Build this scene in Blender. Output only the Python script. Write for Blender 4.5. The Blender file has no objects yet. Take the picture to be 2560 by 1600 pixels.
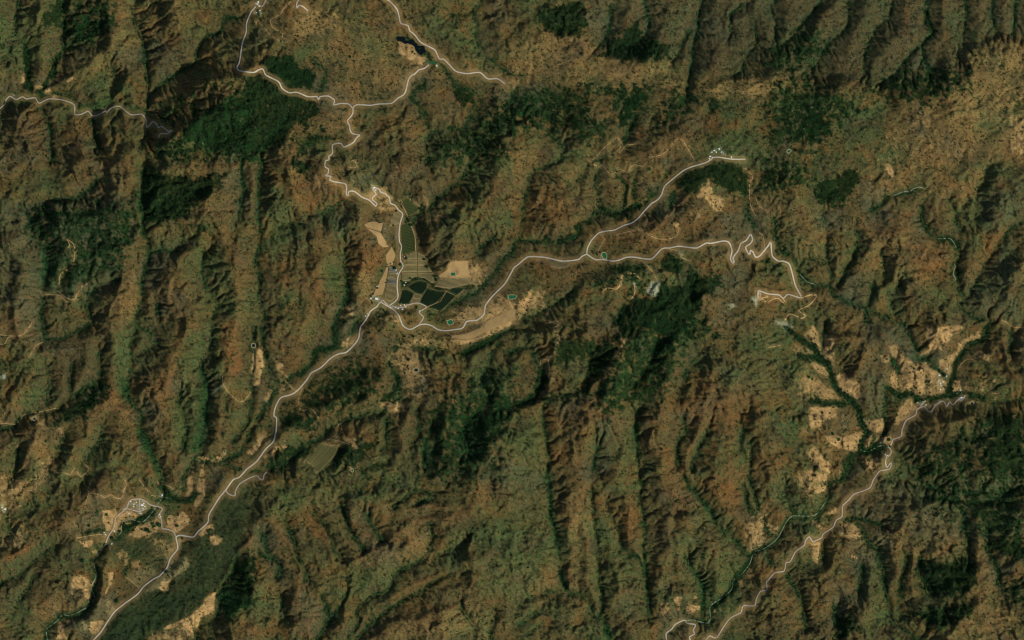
import bpy, bmesh, math, random
import numpy as np
from mathutils import Vector, Matrix
from mathutils.geometry import delaunay_2d_cdt
# ---------------------------------------------------------------- camera, light, exposure
S = 4.0                                   # metres per map step; the picture spans 2560 x 1600 steps
sc = bpy.context.scene
CAM_H = 100000.0
cam = bpy.data.cameras.new('camera'); cob = bpy.data.objects.new('camera', cam); sc.collection.objects.link(cob)
cob.location = (0, 0, CAM_H); cam.sensor_width = 36; cam.sensor_fit = 'HORIZONTAL'
cam.lens = 36*(CAM_H-190)/(2560*S); cam.clip_start = 1000; cam.clip_end = 400000
sc.camera = cob
SUN_AZ, SUN_EL = 122.0, 41.0
w = bpy.data.worlds.new('World'); sc.world = w; w.use_nodes = True
nt = w.node_tree; bg = nt.nodes['Background']
sky = nt.nodes.new('ShaderNodeTexSky'); sky.sky_type = 'NISHITA'; sky.sun_disc = False
sky.sun_elevation = math.radians(SUN_EL); sky.sun_rotation = math.radians(SUN_AZ); sky.altitude = 1200; sky.dust_density = 4.0
nt.links.new(sky.outputs[0], bg.inputs[0]); bg.inputs[1].default_value = 0.075
sun = bpy.data.lights.new('sun', 'SUN'); sun.energy = 3.0; sun.angle = math.radians(.5); sun.color = (1, .95, .87)
sob = bpy.data.objects.new('sun', sun); sc.collection.objects.link(sob); sob.location = (0, 0, 3000)
_a = math.radians(SUN_AZ); _e = math.radians(SUN_EL)
sob.rotation_euler = Vector((math.sin(_a)*math.cos(_e), math.cos(_a)*math.cos(_e), math.sin(_e))).to_track_quat('Z', 'Y').to_euler()
sc.view_settings.view_transform = 'Standard'; sc.view_settings.look = 'None'
sc.view_settings.gamma = 1; sc.view_settings.exposure = 0.12; sc.view_settings.use_curve_mapping = False
sc.cycles.filter_width = 1.0
# ---- traced map lines
# Traced lines: "colrow: x y x y ..." in 1/3.78 steps inside a 640 x 400 map square; | carries on in another square
VALLEYS = """
00: 590 0 580 250 550 500 490 560 480 700 380 860 330 920
00: 160 0 150 100 120 280 230 450 240 700 280 860 330 920
00: -300 1080 0 1000 100 900 330 920 480 880 640 920 700 1000 720 1060 900 1040 1050 985 1130 980 1250 1060 1370 1040 1390 940 1440 860 1600 750 1820 600 1880 450 1950 340 2060 300 2120 200 2280 150
00: 1270 0 1260 200 1340 400 1350 560 1390 800 1390 940
00: 1390 1060 1385 1200 1370 1300
00: 1060 980 1040 850 1060 680
00: 360 980 430 1130 490 1280 480 1500
00: 860 1060 880 1250 940 1400
10: 1320 360 1480 400 1580 480 1640 590 1700 580 1790 640 1900 800 2100 900 2100 980 1980 1200 1750 1230 1660 1270 1610 1350 1600 1512
10: 2150 0 2050 120 2080 350 2120 480 2200 560 | 20: 0 700 90 700 20 860 0 950
10: 1850 130 2050 130
10: 1640 1250 1560 1050 1490 930
10: 300 1100 130 1300 50 1450 | 11: 50 0 40 300 20 600 20 1000 20 1200 60 1400 | 12: 60 200 120 480 220 600
10: 560 560 660 700 600 880
20: 1800 -80 1790 100 1740 300 1710 500 1680 700 1650 850 1620 980
20: 1270 -80 1260 100 1280 300 1180 380 1080 430
20: 960 60 920 200 850 400
20: 1700 280 1600 420 1520 600
20: 2190 60 2070 130 2060 300
20: 1280 850 1200 1000 1100 1200 1050 1400
20: 350 1100 360 1290 480 1400 450 1512 | 21: 200 100 150 250 100 500 90 640 60 760
20: 2270 220 2290 400 2180 620 2080 700
30: 60 -80 40 100 80 330
30: 560 -60 420 100 330 200 260 310 150 400
30: 775 -60 750 250 700 310 620 380 520 500 420 640 400 720
30: 1190 -60 1180 80 1130 180 1000 290 950 400 920 550 900 700
30: 1510 -60 1500 180 1540 280 1470 400 1460 480 1480 600 1530 660
30: 1450 440 1350 500 1240 640 1170 700 1060 800
30: 1850 -60 1860 100 1870 300 1850 450
30: 2130 -60 2120 150 2130 300
30: 2340 -60 2350 150 2300 320
01: 200 430 280 560 290 720 400 820 430 950 440 1080 390 1250 | 02: 400 0 410 200
01: 1370 60 1330 300 1340 600 1400 880 1360 1060 1330 1300 1290 1512 | 02: 1280 50 1230 250 1220 450 1190 620 1220 760 1310 900 1330 1040 1420 1250 1500 1400 1520 1512 | 03: 1520 150 1440 300 1350 400 1150 420 1140 520 1000 600 880 770 890 850 905 900 860 1000 855 1040 890 1110 850 1180 780 1230 650 1290 580 1280 530 1340 430 1420 440 1600
01: 1420 890 1540 830 1650 850 1740 760
01: 1900 880 1960 1200 2050 1400 2000 1512 | 02: 1970 300 1910 450 1950 700 1930 900 1900 1200 1850 1310
01: 1110 1110 950 1190 830 1270 820 1420 850 1512
01: 300 440 420 420 560 380 750 330 920 180
01: 640 1000 560 1150 560 1250
01: 2290 50 2290 300 2260 560
01: 1480 1350 1500 1512
02: 440 430 445 600 450 780 
02: 850 30 660 130 420 200
02: 950 280 920 450 900 590 750 680 640 760 540 820 440 850 210 900 100 1000 -100 1050
02: 670 420 660 600 670 740
02: 600 1100 560 1230 500 1330
02: 960 1000 900 1200 800 1330 760 1480
02: 1270 50 1440 160 1430 240 1240 360
02: 1700 700 1730 1000 1720 1200
02: 2419 80 2380 260 2370 800 2330 1000 2200 1150
02: 180 1200 150 1350 100 1512
12: 860 300 700 270 570 290 540 420 420 510 300 560 200 640 80 800 0 980 | 02: 2300 1180 2100 1330 1850 1330 1740 1512 | 03: 1720 60 1600 170 1520 180
11: 1240 1380 1100 1420 1000 1512 | 12: 900 120 860 290
11: 830 900 850 1200 830 1400 760 1512 | 12: 740 80 740 260
11: 510 520 640 480 830 400
11: 120 700 250 640 380 560
11: 1170 240 1300 370 1400 480 1420 580 1350 800 1370 1100 1380 1250 1260 1370
11: 1560 420 1540 500 1470 600
11: 2010 120 1850 250 1720 350 1640 480
11: 2250 740 2150 800 2080 880
11: 1260 1370 1500 1410 1700 1440 1900 1330 2200 1150 2300 1000 2419 880 | 21: 0 880 30 780 250 760 400 790 560 760 630 690 640 620 750 560 850 480 1000 490 1150 440 1300 370 1400 250 1480 120
11: 1490 450 1440 340
12: 1360 860 1340 600 1280 400 1370 150 1400 90
12: 2419 60 2200 200 2050 260 1950 340 1700 260 1500 240 1380 280
21: 100 1490 300 1420 480 1300 560 1230
21: 820 0 790 200 830 400 860 480
21: 700 40 640 200
21: 1000 150 1070 250 1060 430
21: 1150 100 1150 400
21: 1520 320 1480 440
21: 2200 330 2230 500 2290 640
21: 980 1512 1100 1350 1250 1300
31: 50 560 80 700 90 850 200 900 280 1000 330 1120 430 1180 550 1190 620 1280 700 1310 830 1360 1000 1440 1150 1500 | 32: 1230 20 1350 150 1390 280 1420 350 1510 370 1600 470 1700 550
31: 400 900 560 1000 590 1150
31: 850 700 840 850 800 960 700 1100 650 1190
31: 1080 880 1090 1000 1080 1180
31: 980 1180 980 1330 930 1430 940 1512
31: 1250 1180 1160 1280 1170 1400 1210 1512
31: 1710 380 1760 480 1770 600 1800 660
31: 1900 380 1840 450 1775 530
31: 2080 50 2000 250 1980 400 1985 520
31: 1460 400 1450 560 1480 640 1600 740 1700 740 1770 820 1780 900 1750 980 1770 1120 1800 1230 1870 1290 1790 1370 1850 1440 1990 1500 | 32: 2100 10 2030 180 1900 240 1850 300 1780 400 1760 560 1720 700
31: 2419 560 2290 680 2160 830 2060 950 2010 1100 1880 1290
31: 520 500 540 800 560 980
31: 1420 300 1250 320 1130 350 980 480
32: 150 60 250 150 350 210 440 270 480 350 580 430 610 550 650 660 780 740 850 830 880 930 900 1010 940 1060 870 1220 820 1300 770 1420 700 1500 | 33: 600 30 570 200 470 320 400 345 240 345 180 400 100 550 20 620 | 23: 2370 660 2290 690 2255 790 2190 880 2100 950 2080 1040 1990 1120 1880 1200 1880 1320 1840 1360 1720 1330 1630 1335 1460 1460 1400 1600
32: 530 40 510 200 520 360
32: 300 700 430 700 500 770 620 790 750 800
32: 280 340 440 350
32: 400 500 560 560
32: 2600 800 2419 770 2050 750 1900 710 1750 710 1600 740 1440 760 1340 690 1240 720 1130 640 1110 770 1110 900 1110 1050 1020 1170 960 1230 870 1230
32: 980 1220 1150 1210 1300 1340 1420 1430 1440 1512 | 33: 1440 30 1460 60 1600 90 1740 180 2000 210 2150 180 2310 90
32: 1190 370 1250 500 1260 650
32: 1500 530 1500 680
32: 2290 100 2280 300
22: -60 300 130 260 230 430 280 560 230 700 60 800 -100 860
22: 740 350 720 520 700 560
22: 300 800 290 900 300 1050 330 1250 340 1512 | 23: 340 0 370 300 410 600 440 800 490 1000 520 1050 700 1150 760 1280 850 1330
22: 1380 170 1330 350 1290 450 1200 560
22: 1190 830 1170 1000 1180 1300 1200 1512 | 23: 1230 50 1210 200 1240 400 1250 700 1260 1000 1300 1300
22: 800 1200 770 1400 
22: 1620 930 1620 1060 1570 1200 1560 1380
22: 2160 950 2170 1200 2200 1330
22: 2250 1150 2260 1512 | 23: 2290 150 2340 300 2400 430 | 33: 0 480 100 550
22: 1860 1000 1750 1250 1700 1400
22: 1750 300 1650 500 1560 700
23: 750 100 760 300 780 550 810 700 820 850 860 1000 850 1200 830 1300 900 1430 980 1600
23: 900 200 1000 480 1030 640 1200 780 1250 900
23: 1620 -20 1700 80 1800 200 1920 400 2100 550 2200 680 2260 720
23: 1640 760 1750 900 1800 1050 1820 1200 1790 1300
23: 2180 50 2200 200 2300 350
23: 240 1230 150 1320 60 1400
23: 460 1060 250 1080 60 1180
33: 0 720 50 800 160 870 250 1000 330 1140 360 1400
33: 160 80 210 230 240 345
33: 1050 650 1080 850 1110 1000 1150 1200 1200 1350 1400 1480 1500 1560
33: 560 350 640 420
33: 700 380 870 370 1100 430
33: 850 420 950 580 1050 650
33: 880 820 880 1050
33: 1300 750 1260 1000 1240 1150 1260 1300
33: 1430 750 1420 900 1500 1000
33: 1860 300 1870 550 1900 700
33: 2070 480 2080 650 2180 850 2230 1050 
33: 520 550 520 750
33: 650 1200 630 1400
12: 1390 750 1200 760 1180 860 850 950 600 1120 430 1210 280 1360 | 02: 2419 1440 2300 1440 2100 1330
12: 1200 960 1240 1150 1160 1240
12: 1530 850 1520 1000 1490 1200 
12: 1640 1000 1600 1200 1570 1400
12: 2280 200 2200 400 2120 560 2200 760 2050 900 1950 1060 2000 1250
12: 1240 1330 1000 1450 | 13: 1500 80 
13: 0 700 200 780 210 950
13: 60 500 100 640 200 780
13: 280 400 350 600 440 850 470 960
13: 560 310 700 520 720 640 800 800
13: 780 280 830 420 980 580 1030 690
13: 1070 320 1090 430 1190 560
13: 1630 400 1645 700 1400 830 1300 900 1250 1020 1120 1090 960 1220 960 1350 850 1512
13: 2056 490 1880 640 1700 720
13: 1800 910 1500 1080 1280 1190 1100 1340 1000 1460 900 1600
13: 1520 230 1680 170 1500 100 1300 250
13: 1960 1150 1960 1250 2060 1400 2060 1560
13: 2240 1250 2220 1512
13: 620 1100 690 1280 640 1400
13: 240 1100 220 1300
13: 850 900 860 1050 720 1300 560 1500
03: 500 620 300 800 150 900 -50 1000
03: 330 900 200 1100 100 1300
03: 2250 700 2100 1000 2040 1300 1850 1420 1800 1600
03: 50 300 60 520 -100 560
03: 1300 700 1200 780 1180 880
"""
RIDGES = """
00: 1130 -60 1100 250 1030 450 850 600 700 800
00: 380 0 360 300 400 600
00: 1450 940 1900 800 2300 700 2419 660 | 10: 300 500 420 300
00: 1600 1350 1700 1250 2050 1060 2300 900
00: 1170 1050 1230 1300 1250 1450 | 01: 1280 0
00: 200 1250 270 1260 400 1400 470 1500
00: 700 1100 740 1300 800 1500
00: 1660 0 1690 200 1600 400 1500 600
00: 960 1080 1000 1350
20: 180 300 450 360 620 350 800 500 850 540 980 590 1400 610 1500 600 
20: 1110 0 1100 200 1000 350
20: 1450 600 1420 400 1450 200 1500 0
20: 2060 0 2060 50 1980 400 1900 600 1830 740 1700 900
30: 170 0 190 100 170 340
30: 700 -60 560 110 480 230 430 370 390 520
30: 930 -60 900 130 830 300 720 480 650 640
30: 1310 -60 1310 170 1230 380 1050 560 980 700
30: 1660 -60 1640 300 1700 500 1720 860
30: 1990 -60 2000 200 1980 420
30: 2240 -60 2230 200 2230 340
30: 0 740 400 760 700 770 950 800 1180 870 1400 980 1650 950 1720 870 1800 840 1930 700 1880 520 2030 430 2150 380 2250 360 2419 420
20: 1700 900 2000 760 2419 740
20: 0 1450 300 1500 | 21: 300 0 440 100 490 330 440 420 560 560 
20: 620 1350 1000 1480 1300 1480 1600 1330
01: 1200 20 1280 300 1280 500 1325 640 1200 900 1150 1050 1140 1150 1100 1230 1130 1350 1150 1512 | 02: 1060 50 1070 200 1080 450 1060 600 1030 750 860 900 820 1080 700 1250 640 1400
01: 1430 80 1700 100 2170 110 2050 250 1960 400
01: 2170 110 2419 -40 | 10: 150 1250 300 1150 560 1100
01: 130 400 200 680 170 800 240 950 320 1200 200 1400 | 02: 130 100
01: 1750 590 1880 800 1720 920 1650 1100 1600 1250 1600 1400 | 02: 1720 60 1640 300 1600 550 1480 720 1570 900 1590 1000 1650 1250 1650 1512 | 03: 1640 60
01: 2100 600 2230 1050 2230 1512 | 02: 2240 0 2240 300 2200 500 2100 700 2080 900 2000 1150
01: 520 450 560 600 600 900 500 1100
02: 590 430 600 640 560 720
02: 800 480 740 620
02: 1060 250 1060 450 
02: 330 380 220 640 60 800
02: 1140 900 1140 1060 1050 1200 1010 1400 | 03: 950 0 850 130 700 380 520 450 300 620 0 770
02: 330 1050 280 1250 200 1400
11: 340 130 370 400 520 540 610 750 640 900 560 1100 530 1350 500 1512 | 12: 430 100 410 350 260 520
11: 340 130 200 -50 | 10: 250 1400 350 1250
11: 600 150 850 330 1000 500 1000 800 1000 1100 1020 1300
11: 1240 160 1420 60 1600 -40 | 10: 1500 1400 1450 1150
11: 1800 1080 1860 900 1880 700 2050 560 2200 350 2300 100
11: 1560 560 1650 700 1560 900
12: 1060 60 1150 250 1200 500 1100 700 800 850 400 960 250 1100
12: 1460 60 1800 130 2200 60 | 21: 60 1400 400 1200 700 1000 1000 900 1300 700 1500 500 1750 250
12: 0 160 -40 500
21: 440 40 900 30 1250 60 1380 100 1400 160
21: 900 150 940 380
21: 1110 150 1110 380
31: 930 640 960 800 920 920 850 1040 730 1160
31: 960 620 1100 700 1300 640
31: 1190 940 1200 1080 1130 1190
31: 1060 1200 1050 1330
31: 1310 1180 1300 1350 1350 1500
31: 2170 180 2170 500 2150 720 2000 900 1860 1060
31: 1650 420 1640 600
31: 2419 1000 2200 1350 2100 1500
31: 280 300 350 600 480 800
32: 620 150 900 170 930 300 850 480 880 600 960 800 
32: 1250 780 1240 880 1180 1000 1100 1110
32: 1050 100 1150 300 1050 600 1040 800
32: 1600 100 1750 300
32: 2200 200 2300 500 2419 600
32: 1400 900 1700 950 2000 900 2300 950
32: 1500 1200 1900 1300 2100 1450 | 33: 2200 50 2360 150
12: 1480 830 1400 1000 1380 1250
12: 1610 850 1620 1000 1560 1200 1530 1400
12: 1160 980 1160 1200 1100 1330
12: 2000 700 1830 800 1760 1100 1750 1400
12: 2280 600 2330 900 2419 1000 2250 1150 2150 1350 2030 1512 | 13: 2030 100 2045 250 1980 330 1640 360
22: 420 180 380 500 330 740 300 770 60 870 -100 1000
22: 480 180 950 200 1010 150
22: 980 330 950 470 740 640 700 770 720 850 740 1000 640 1270 600 1512 | 23: 600 0 620 280 540 450 590 650 540 850 540 1020
22: 1250 950 1330 1010 1290 1200 1415 1290 1430 1512 | 23: 1500 50 1560 220 1490 450 1480 700 1440 850 1380 1000 1370 1200
22: 850 800 1000 1000 1050 1250 980 1512
22: 1550 400 1450 620 1400 850 1330 1010
22: 1850 500 1700 850 1640 830
22: 1790 950 1750 1070 1660 1250 1650 1450
22: 2290 980 2280 1130 2330 1150 2390 1400
22: 2050 600 2040 900 2080 1150 2050 1400 | 23: 2050 0 1980 150 2050 300
23: 1100 300 1090 560 1160 680
23: 680 150 700 500 700 800 720 1000
23: 1000 900 1000 1050 980 1250 1080 1400
23: 1880 550 1900 700 1930 900 1900 1050
23: 1600 400 1560 700 1600 1000 1680 1200
33: 400 150 450 280
33: 700 480 600 800 450 1000 420 1300
33: 1970 600 1985 850 1940 1050 1980 1200 1750 1430 1700 1550
33: 1980 600 2000 300 2300 300
33: 980 900 960 1150 950 1300
33: 1200 700 1220 900
33: 1380 600 1360 900 1400 1100
33: 1600 200 1400 300 1200 500
33: 100 1000 250 1250
13: 150 430 300 600 390 800 400 950 350 1150
13: 440 250 620 450 680 560 720 750 830 830
13: 880 330 950 450 1080 560 1100 660
13: 1640 360 1430 450 1200 620 1030 720 860 820 870 1000 840 1200 760 1400
13: 2060 480 2000 650 2060 800 2050 950 1990 1050
13: 1780 870 1500 1000 1300 1100 1280 1160
13: 2000 1140 1600 1300 1300 1380 1100 1500
13: 1100 280 1300 230 1500 260 1700 250 1980 330
13: 600 1010 540 1250 500 1500
03: 1080 620 985 800 975 1000 930 1180
03: 1850 1160 2050 1050 2150 800 2400 500
03: 2419 1000 2200 1300 2200 1500
03: 1800 200 1830 350
"""
ROADS = """
00: 2419 60 2370 120 2330 220 2325 310 2290 420 2265 590 2245 630 2250 660 2280 675 2390 690 2425 680 | 10: 30 665 70 658 100 715 215 775 245 830 270 855 320 880 390 875 490 915 575 915 592 945 610 915 685 910 742 950 735 992 800 980 875 985 915 1025
10: 915 1025 930 1005 970 990 1080 997 1150 985 1280 978 1340 930 1405 885 1440 760 1470 715 1500 703 1540 662 1590 648 1635 612
10: 1215 -20 1275 25 1335 95 1355 170 1370 222 1435 245 1455 295 1495 325 1550 395 1600 425 1690 475 1730 555 1775 562 1820 605 1885 672 1990 697 2060 688 2120 688 2190 745 2280 745 2350 790
10: 425 -20 390 30 390 80 410 55 450 68 490 105
10: 915 1025 918 1060 905 1095 865 1145 885 1190 890 1230 915 1265 980 1280 955 1300 920 1350 835 1392 800 1355 725 1372 725 1450 690 1480 692 1512 | 11: 660 12 655 65 688 90 680 135 660 150 710 158 700 190 745 208 850 232 855 330 870 335 880 300 930 298 1000 350 1070 380 1130 435 1140 410 1100 375 1105 350 1135 325 1115 290 1105 268 1120 260 1160 275 1180 305 1220 318 1260 360 1272 410 1310 425 1345 470 1385 510 1360 600 1350 690 1355 770 1375 815 1362 880 1365 950 1388 1005 1350 1070 1335 1130 1332 1200 1340 1290 1320 1330 1245 1385
03: 865 1530 945 1440 1010 1340 1075 1250 1160 1180 1290 1085 1350 1010 1450 935 1500 910 1570 835 1605 740 1670 660 1668 600 1658 545 1700 525 1820 540 1865 490 1940 425 1965 390 1970 330 2030 230 2075 160 2130 95 2200 0 | 02: 2260 1485 2330 1410 2419 1340 | 12: 90 1220 160 1150 185 1060 190 930 165 905 175 840 205 770 240 730 330 705 390 665 450 600 495 540 520 500 610 450 700 365 780 320 850 305 915 245 965 175 985 70 1035 0 | 11: 1080 1430 1140 1385 1175 1345 1250 1385 1300 1415 1345 1465 1365 1512 | 12: 1385 50 1430 82 1470 85 1540 48 1600 38 1660 55 1720 90 1790 100 1870 90 1950 75 1990 15 2060 3 | 11: 2090 1512 2150 1460 2170 1370 2250 1270 2350 1170 2419 1050 | 21: 15 1020 60 985 140 920 200 912 310 920 440 950 500 955 625 940 660 910 705 890
21: 705 890 785 940 860 940 950 955 1010 945 1080 920 1150 918 1310 935 1400 850 1440 832 1480 832 1570 815 1640 822 1740 832 1830 787 1880 788 2000 765 2050 785 2075 860 2060 935 2085 975 2095 960 2085 925 2130 860 2160 790 2210 760 2250 705 2270 750 2250 790 2205 825 2230 885 2245 890 2250 855 2275 870 2300 918 2345 900 2419 810 | 31: 10 790 25 785 38 905 95 955 140 955 200 985 230 1080 260 1190 315 1290
21: 705 890 710 840 750 760 820 690 900 670 965 662 1050 620 1130 595 1190 550 1270 460 1320 410 1370 380 1410 330 1440 250 1530 170 1620 100 1700 65 1820 30 1875 0 | 20: 1900 1490 1950 1488 2060 1505 2200 1508
31: 315 1295 290 1300 190 1270 145 1305 100 1275 0 1265 | 21: 2350 1240 2325 1240 2320 1300
11: 1250 1385 1390 1390 1430 1370 1530 1350 1610 1388 1545 1430 1545 1450 1580 1480 1570 1512 | 12: 1540 45
11: 1175 1345 1190 1322 1215 1340 1245 1375
32: 1870 710 1840 755 1800 755 1750 800 1720 775 1690 820 1670 775 1640 770 1580 815 1550 860 1520 865 1480 820 1440 830 1410 850 1395 900 1310 950 1270 1040 1262 1100 1190 1130 1170 1180 1145 1195 1170 1240 1155 1280 1125 1295 1115 1350 1130 1395 1160 1355 1170 1360 1150 1410 1060 1430 1000 1512 | 33: 960 80 820 135 770 190 710 250 705 345 650 385 620 450 530 510 510 550 430 585 395 540 355 580 345 620 265 680 215 775 175 785 155 865 70 880 0 955 | 23: 2405 965 2410 1040 2350 1055 2310 1130 2295 1190 2190 1195 2165 1260 2070 1310 2000 1400 1945 1490 1910 1497 1870 1480 1825 1535
32: 1500 760 1440 820
23: 1465 1530 1460 1460 1510 1420 1550 1370 1630 1332 1660 1360 1735 1375 1715 1430 1728 1460 1680 1490 1695 1530
00: -150 1150 0 1010 40 975 45 940 85 905 140 935 200 910 240 930 320 920 360 970 450 930 580 940 690 985 700 1075 760 1075 825 1048 865 1090 930 1080 990 1045 1005 1060 1040 1020 1120 1000 1230 1080 1330 1075 1375 1130 1385 1200 1440 1150 1475 1170 1495 1205 1530 1195 1590 1240 1630 1235 1580 1265 1520 1265 1500 1300
03: 1658 545 1630 490 1560 465 1525 460 1520 380 1490 345 1525 270 1420 240 1350 195 1310 182 1240 188 1210 215 1190 265 1150 285
03: 1190 275 1130 320 1085 365 1065 460 1020 530 990 600
03: 1312 182 1315 320
03: 1190 270 1260 290 1315 300 1380 270
03: 2130 100 2160 135 2215 150 2220 110 2260 40 2340 -10 2419 -40 | 12: 30 1500 60 1510 75 1460 100 1440
10: -10 30 60 60 105 -20
"""
TRACKS = """
10: 0 215 60 240 130 320 190 375 240 380 250 320 160 260 140 190 230 140 260 90 330 20
20: 760 1512 880 1390
20: 880 1390 980 1310 1030 1340 1015 1445 1080 1370 1150 1370
20: 1290 1490 1400 1470 1470 1420 1540 1330 1600 1325 1660 1410 1720 1512
21: 720 0 760 30 810 60 860 50 910 120 960 130 1010 90 1090 110 1140 50 1210 55 1240 60 1290 0
31: 315 1305 400 1275 460 1285 390 1370 290 1420 350 1470 320 1495 210 1455 160 1512
31: 100 1310 60 1310 0 1345
31: 130 1300 160 1340 140 1345 100 1310
21: 2419 1290 2360 1310 2400 1340
21: 1100 1070 1160 1075 1200 1120
21: 1100 1070 1040 1100 1020 1180 985 1220 900 1210 860 1240
21: 1150 1170 1160 1250 1120 1330
21: 1220 950 1270 990 1340 1080 1370 1140
21: 1480 840 1560 860 1620 930 1700 960
21: 880 740 810 870 850 910
21: 2300 670 2370 720 2380 860 2340 900
21: 970 710 1200 660 1310 720 1400 750 1540 730 1580 640
21: 2200 80 2270 160 2240 240 2250 420 2300 530
21: 2290 330 2330 430 2419 490
21: 160 1400 240 1370 320 1390 345 1430 300 1512 | 22: 330 0 400 30 440 50 390 80 450 180 410 240 400 300 345 380 355 470 350 540 400 560
21: 60 1512 140 1400
22: 330 30 400 10 440 10
22: 345 380 270 370 275 440
22: 1120 150 1110 200
12: 435 640 400 760 425 855 520 840 590 925
12: 250 570 300 600 350 655 380 670
12: 740 1130 800 1060 810 990 790 980 740 1030
12: 740 1130 850 1165 900 1180 945 1220
12: 740 1130 780 1190
12: 670 1130 740 1130
12: 620 1160 700 1185 760 1190
12: 1350 230 1460 280 1480 380
12: 890 1380 905 1430
12: 1850 180 2000 185 2150 160 2419 40
02: 0 140 120 150 200 145 270 80 300 20
02: 0 230 50 220 70 170 120 150
02: 400 210 340 240 300 310 270 350
02: 0 975 150 990 180 990 220 900 420 860 540 830
02: 400 1020 560 1030 580 1100
02: 2100 530 2110 610 2170 700 2240 760 2300 765 2370 680
02: 500 1340 520 1440 590 1440 660 1460 700 1400
02: 800 1370 830 1420 760 1480 720 1430
02: 850 1410 800 1370
02: 450 1400 400 1512
02: 150 1200 180 1180
03: 860 0 830 90 850 120 940 140 990 165 1050 140 1080 170 1150 170 1160 100 1190 60 1180 0
03: 840 120 800 240
03: 1310 0 1380 90 1410 140 1470 160
03: 1480 30 1560 50 1640 90 1690 130 1720 60
03: 0 150 100 130 190 90 210 60 250 100 330 90 340 50 310 0
03: 1000 530 960 500
03: 1190 930 1300 1020
03: 1000 1130 1080 1240
03: 720 550 900 520 970 520
01: 840 1160 780 1190 730 1260 700 1320 620 1300 560 1240 560 1110 600 1050 680 1010 710 870 700 800 640 750 660 810 600 880
01: 370 1250 440 1270 560 1280 640 1350
11: 900 0 940 20 955 70 890 75
11: 1340 370 1400 460 1440 550
11: 1425 345 1500 400 1550 440
11: 1450 585 1500 720 1508 860
11: 1610 1390 1700 1350 1800 1240
11: 2280 1280 2340 1310 2419 1350
32: 1800 470 1840 400 1900 370 1960 380
32: 2419 70 2330 70 2250 20 2200 0
32: 2120 690 2180 700 2140 760
32: 0 260 120 240
33: 390 590 430 620
23: 1590 1370 1580 1430 1600 1512
11: 1860 1512 2000 1500
"""
STREAMS = """
03: 990 610 940 680 880 770 890 850 905 900 860 1000 855 1040 885 1110 850 1180 780 1230 650 1290 580 1280 530 1340 430 1420 440 1530
03: 1520 180 1440 300 1340 400 1230 375 1150 410 1140 490 1120 520
33: 560 200 470 320 400 345 240 345 180 400 100 550 20 620 | 23: 2370 660 2290 690 2255 790 2190 880 2100 950 2080 1040 1990 1120 1880 1200 1880 1320 1840 1360 1720 1330 1640 1335
31: 1600 745 1700 740 1740 760 1780 830
31: 1750 970 1770 1010 1750 1070 1775 1130
31: 300 1080 370 1150 430 1170 450 1185
32: 870 1220 940 1250 1000 1220 1080 1190 1150 1210
00: 100 880 130 900
31: 1180 335 1215 330 1250 308 1290 296 1330 302 1370 275 1410 258 1450 262 1480 280
03: 1560 170 1620 180
"""
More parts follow.
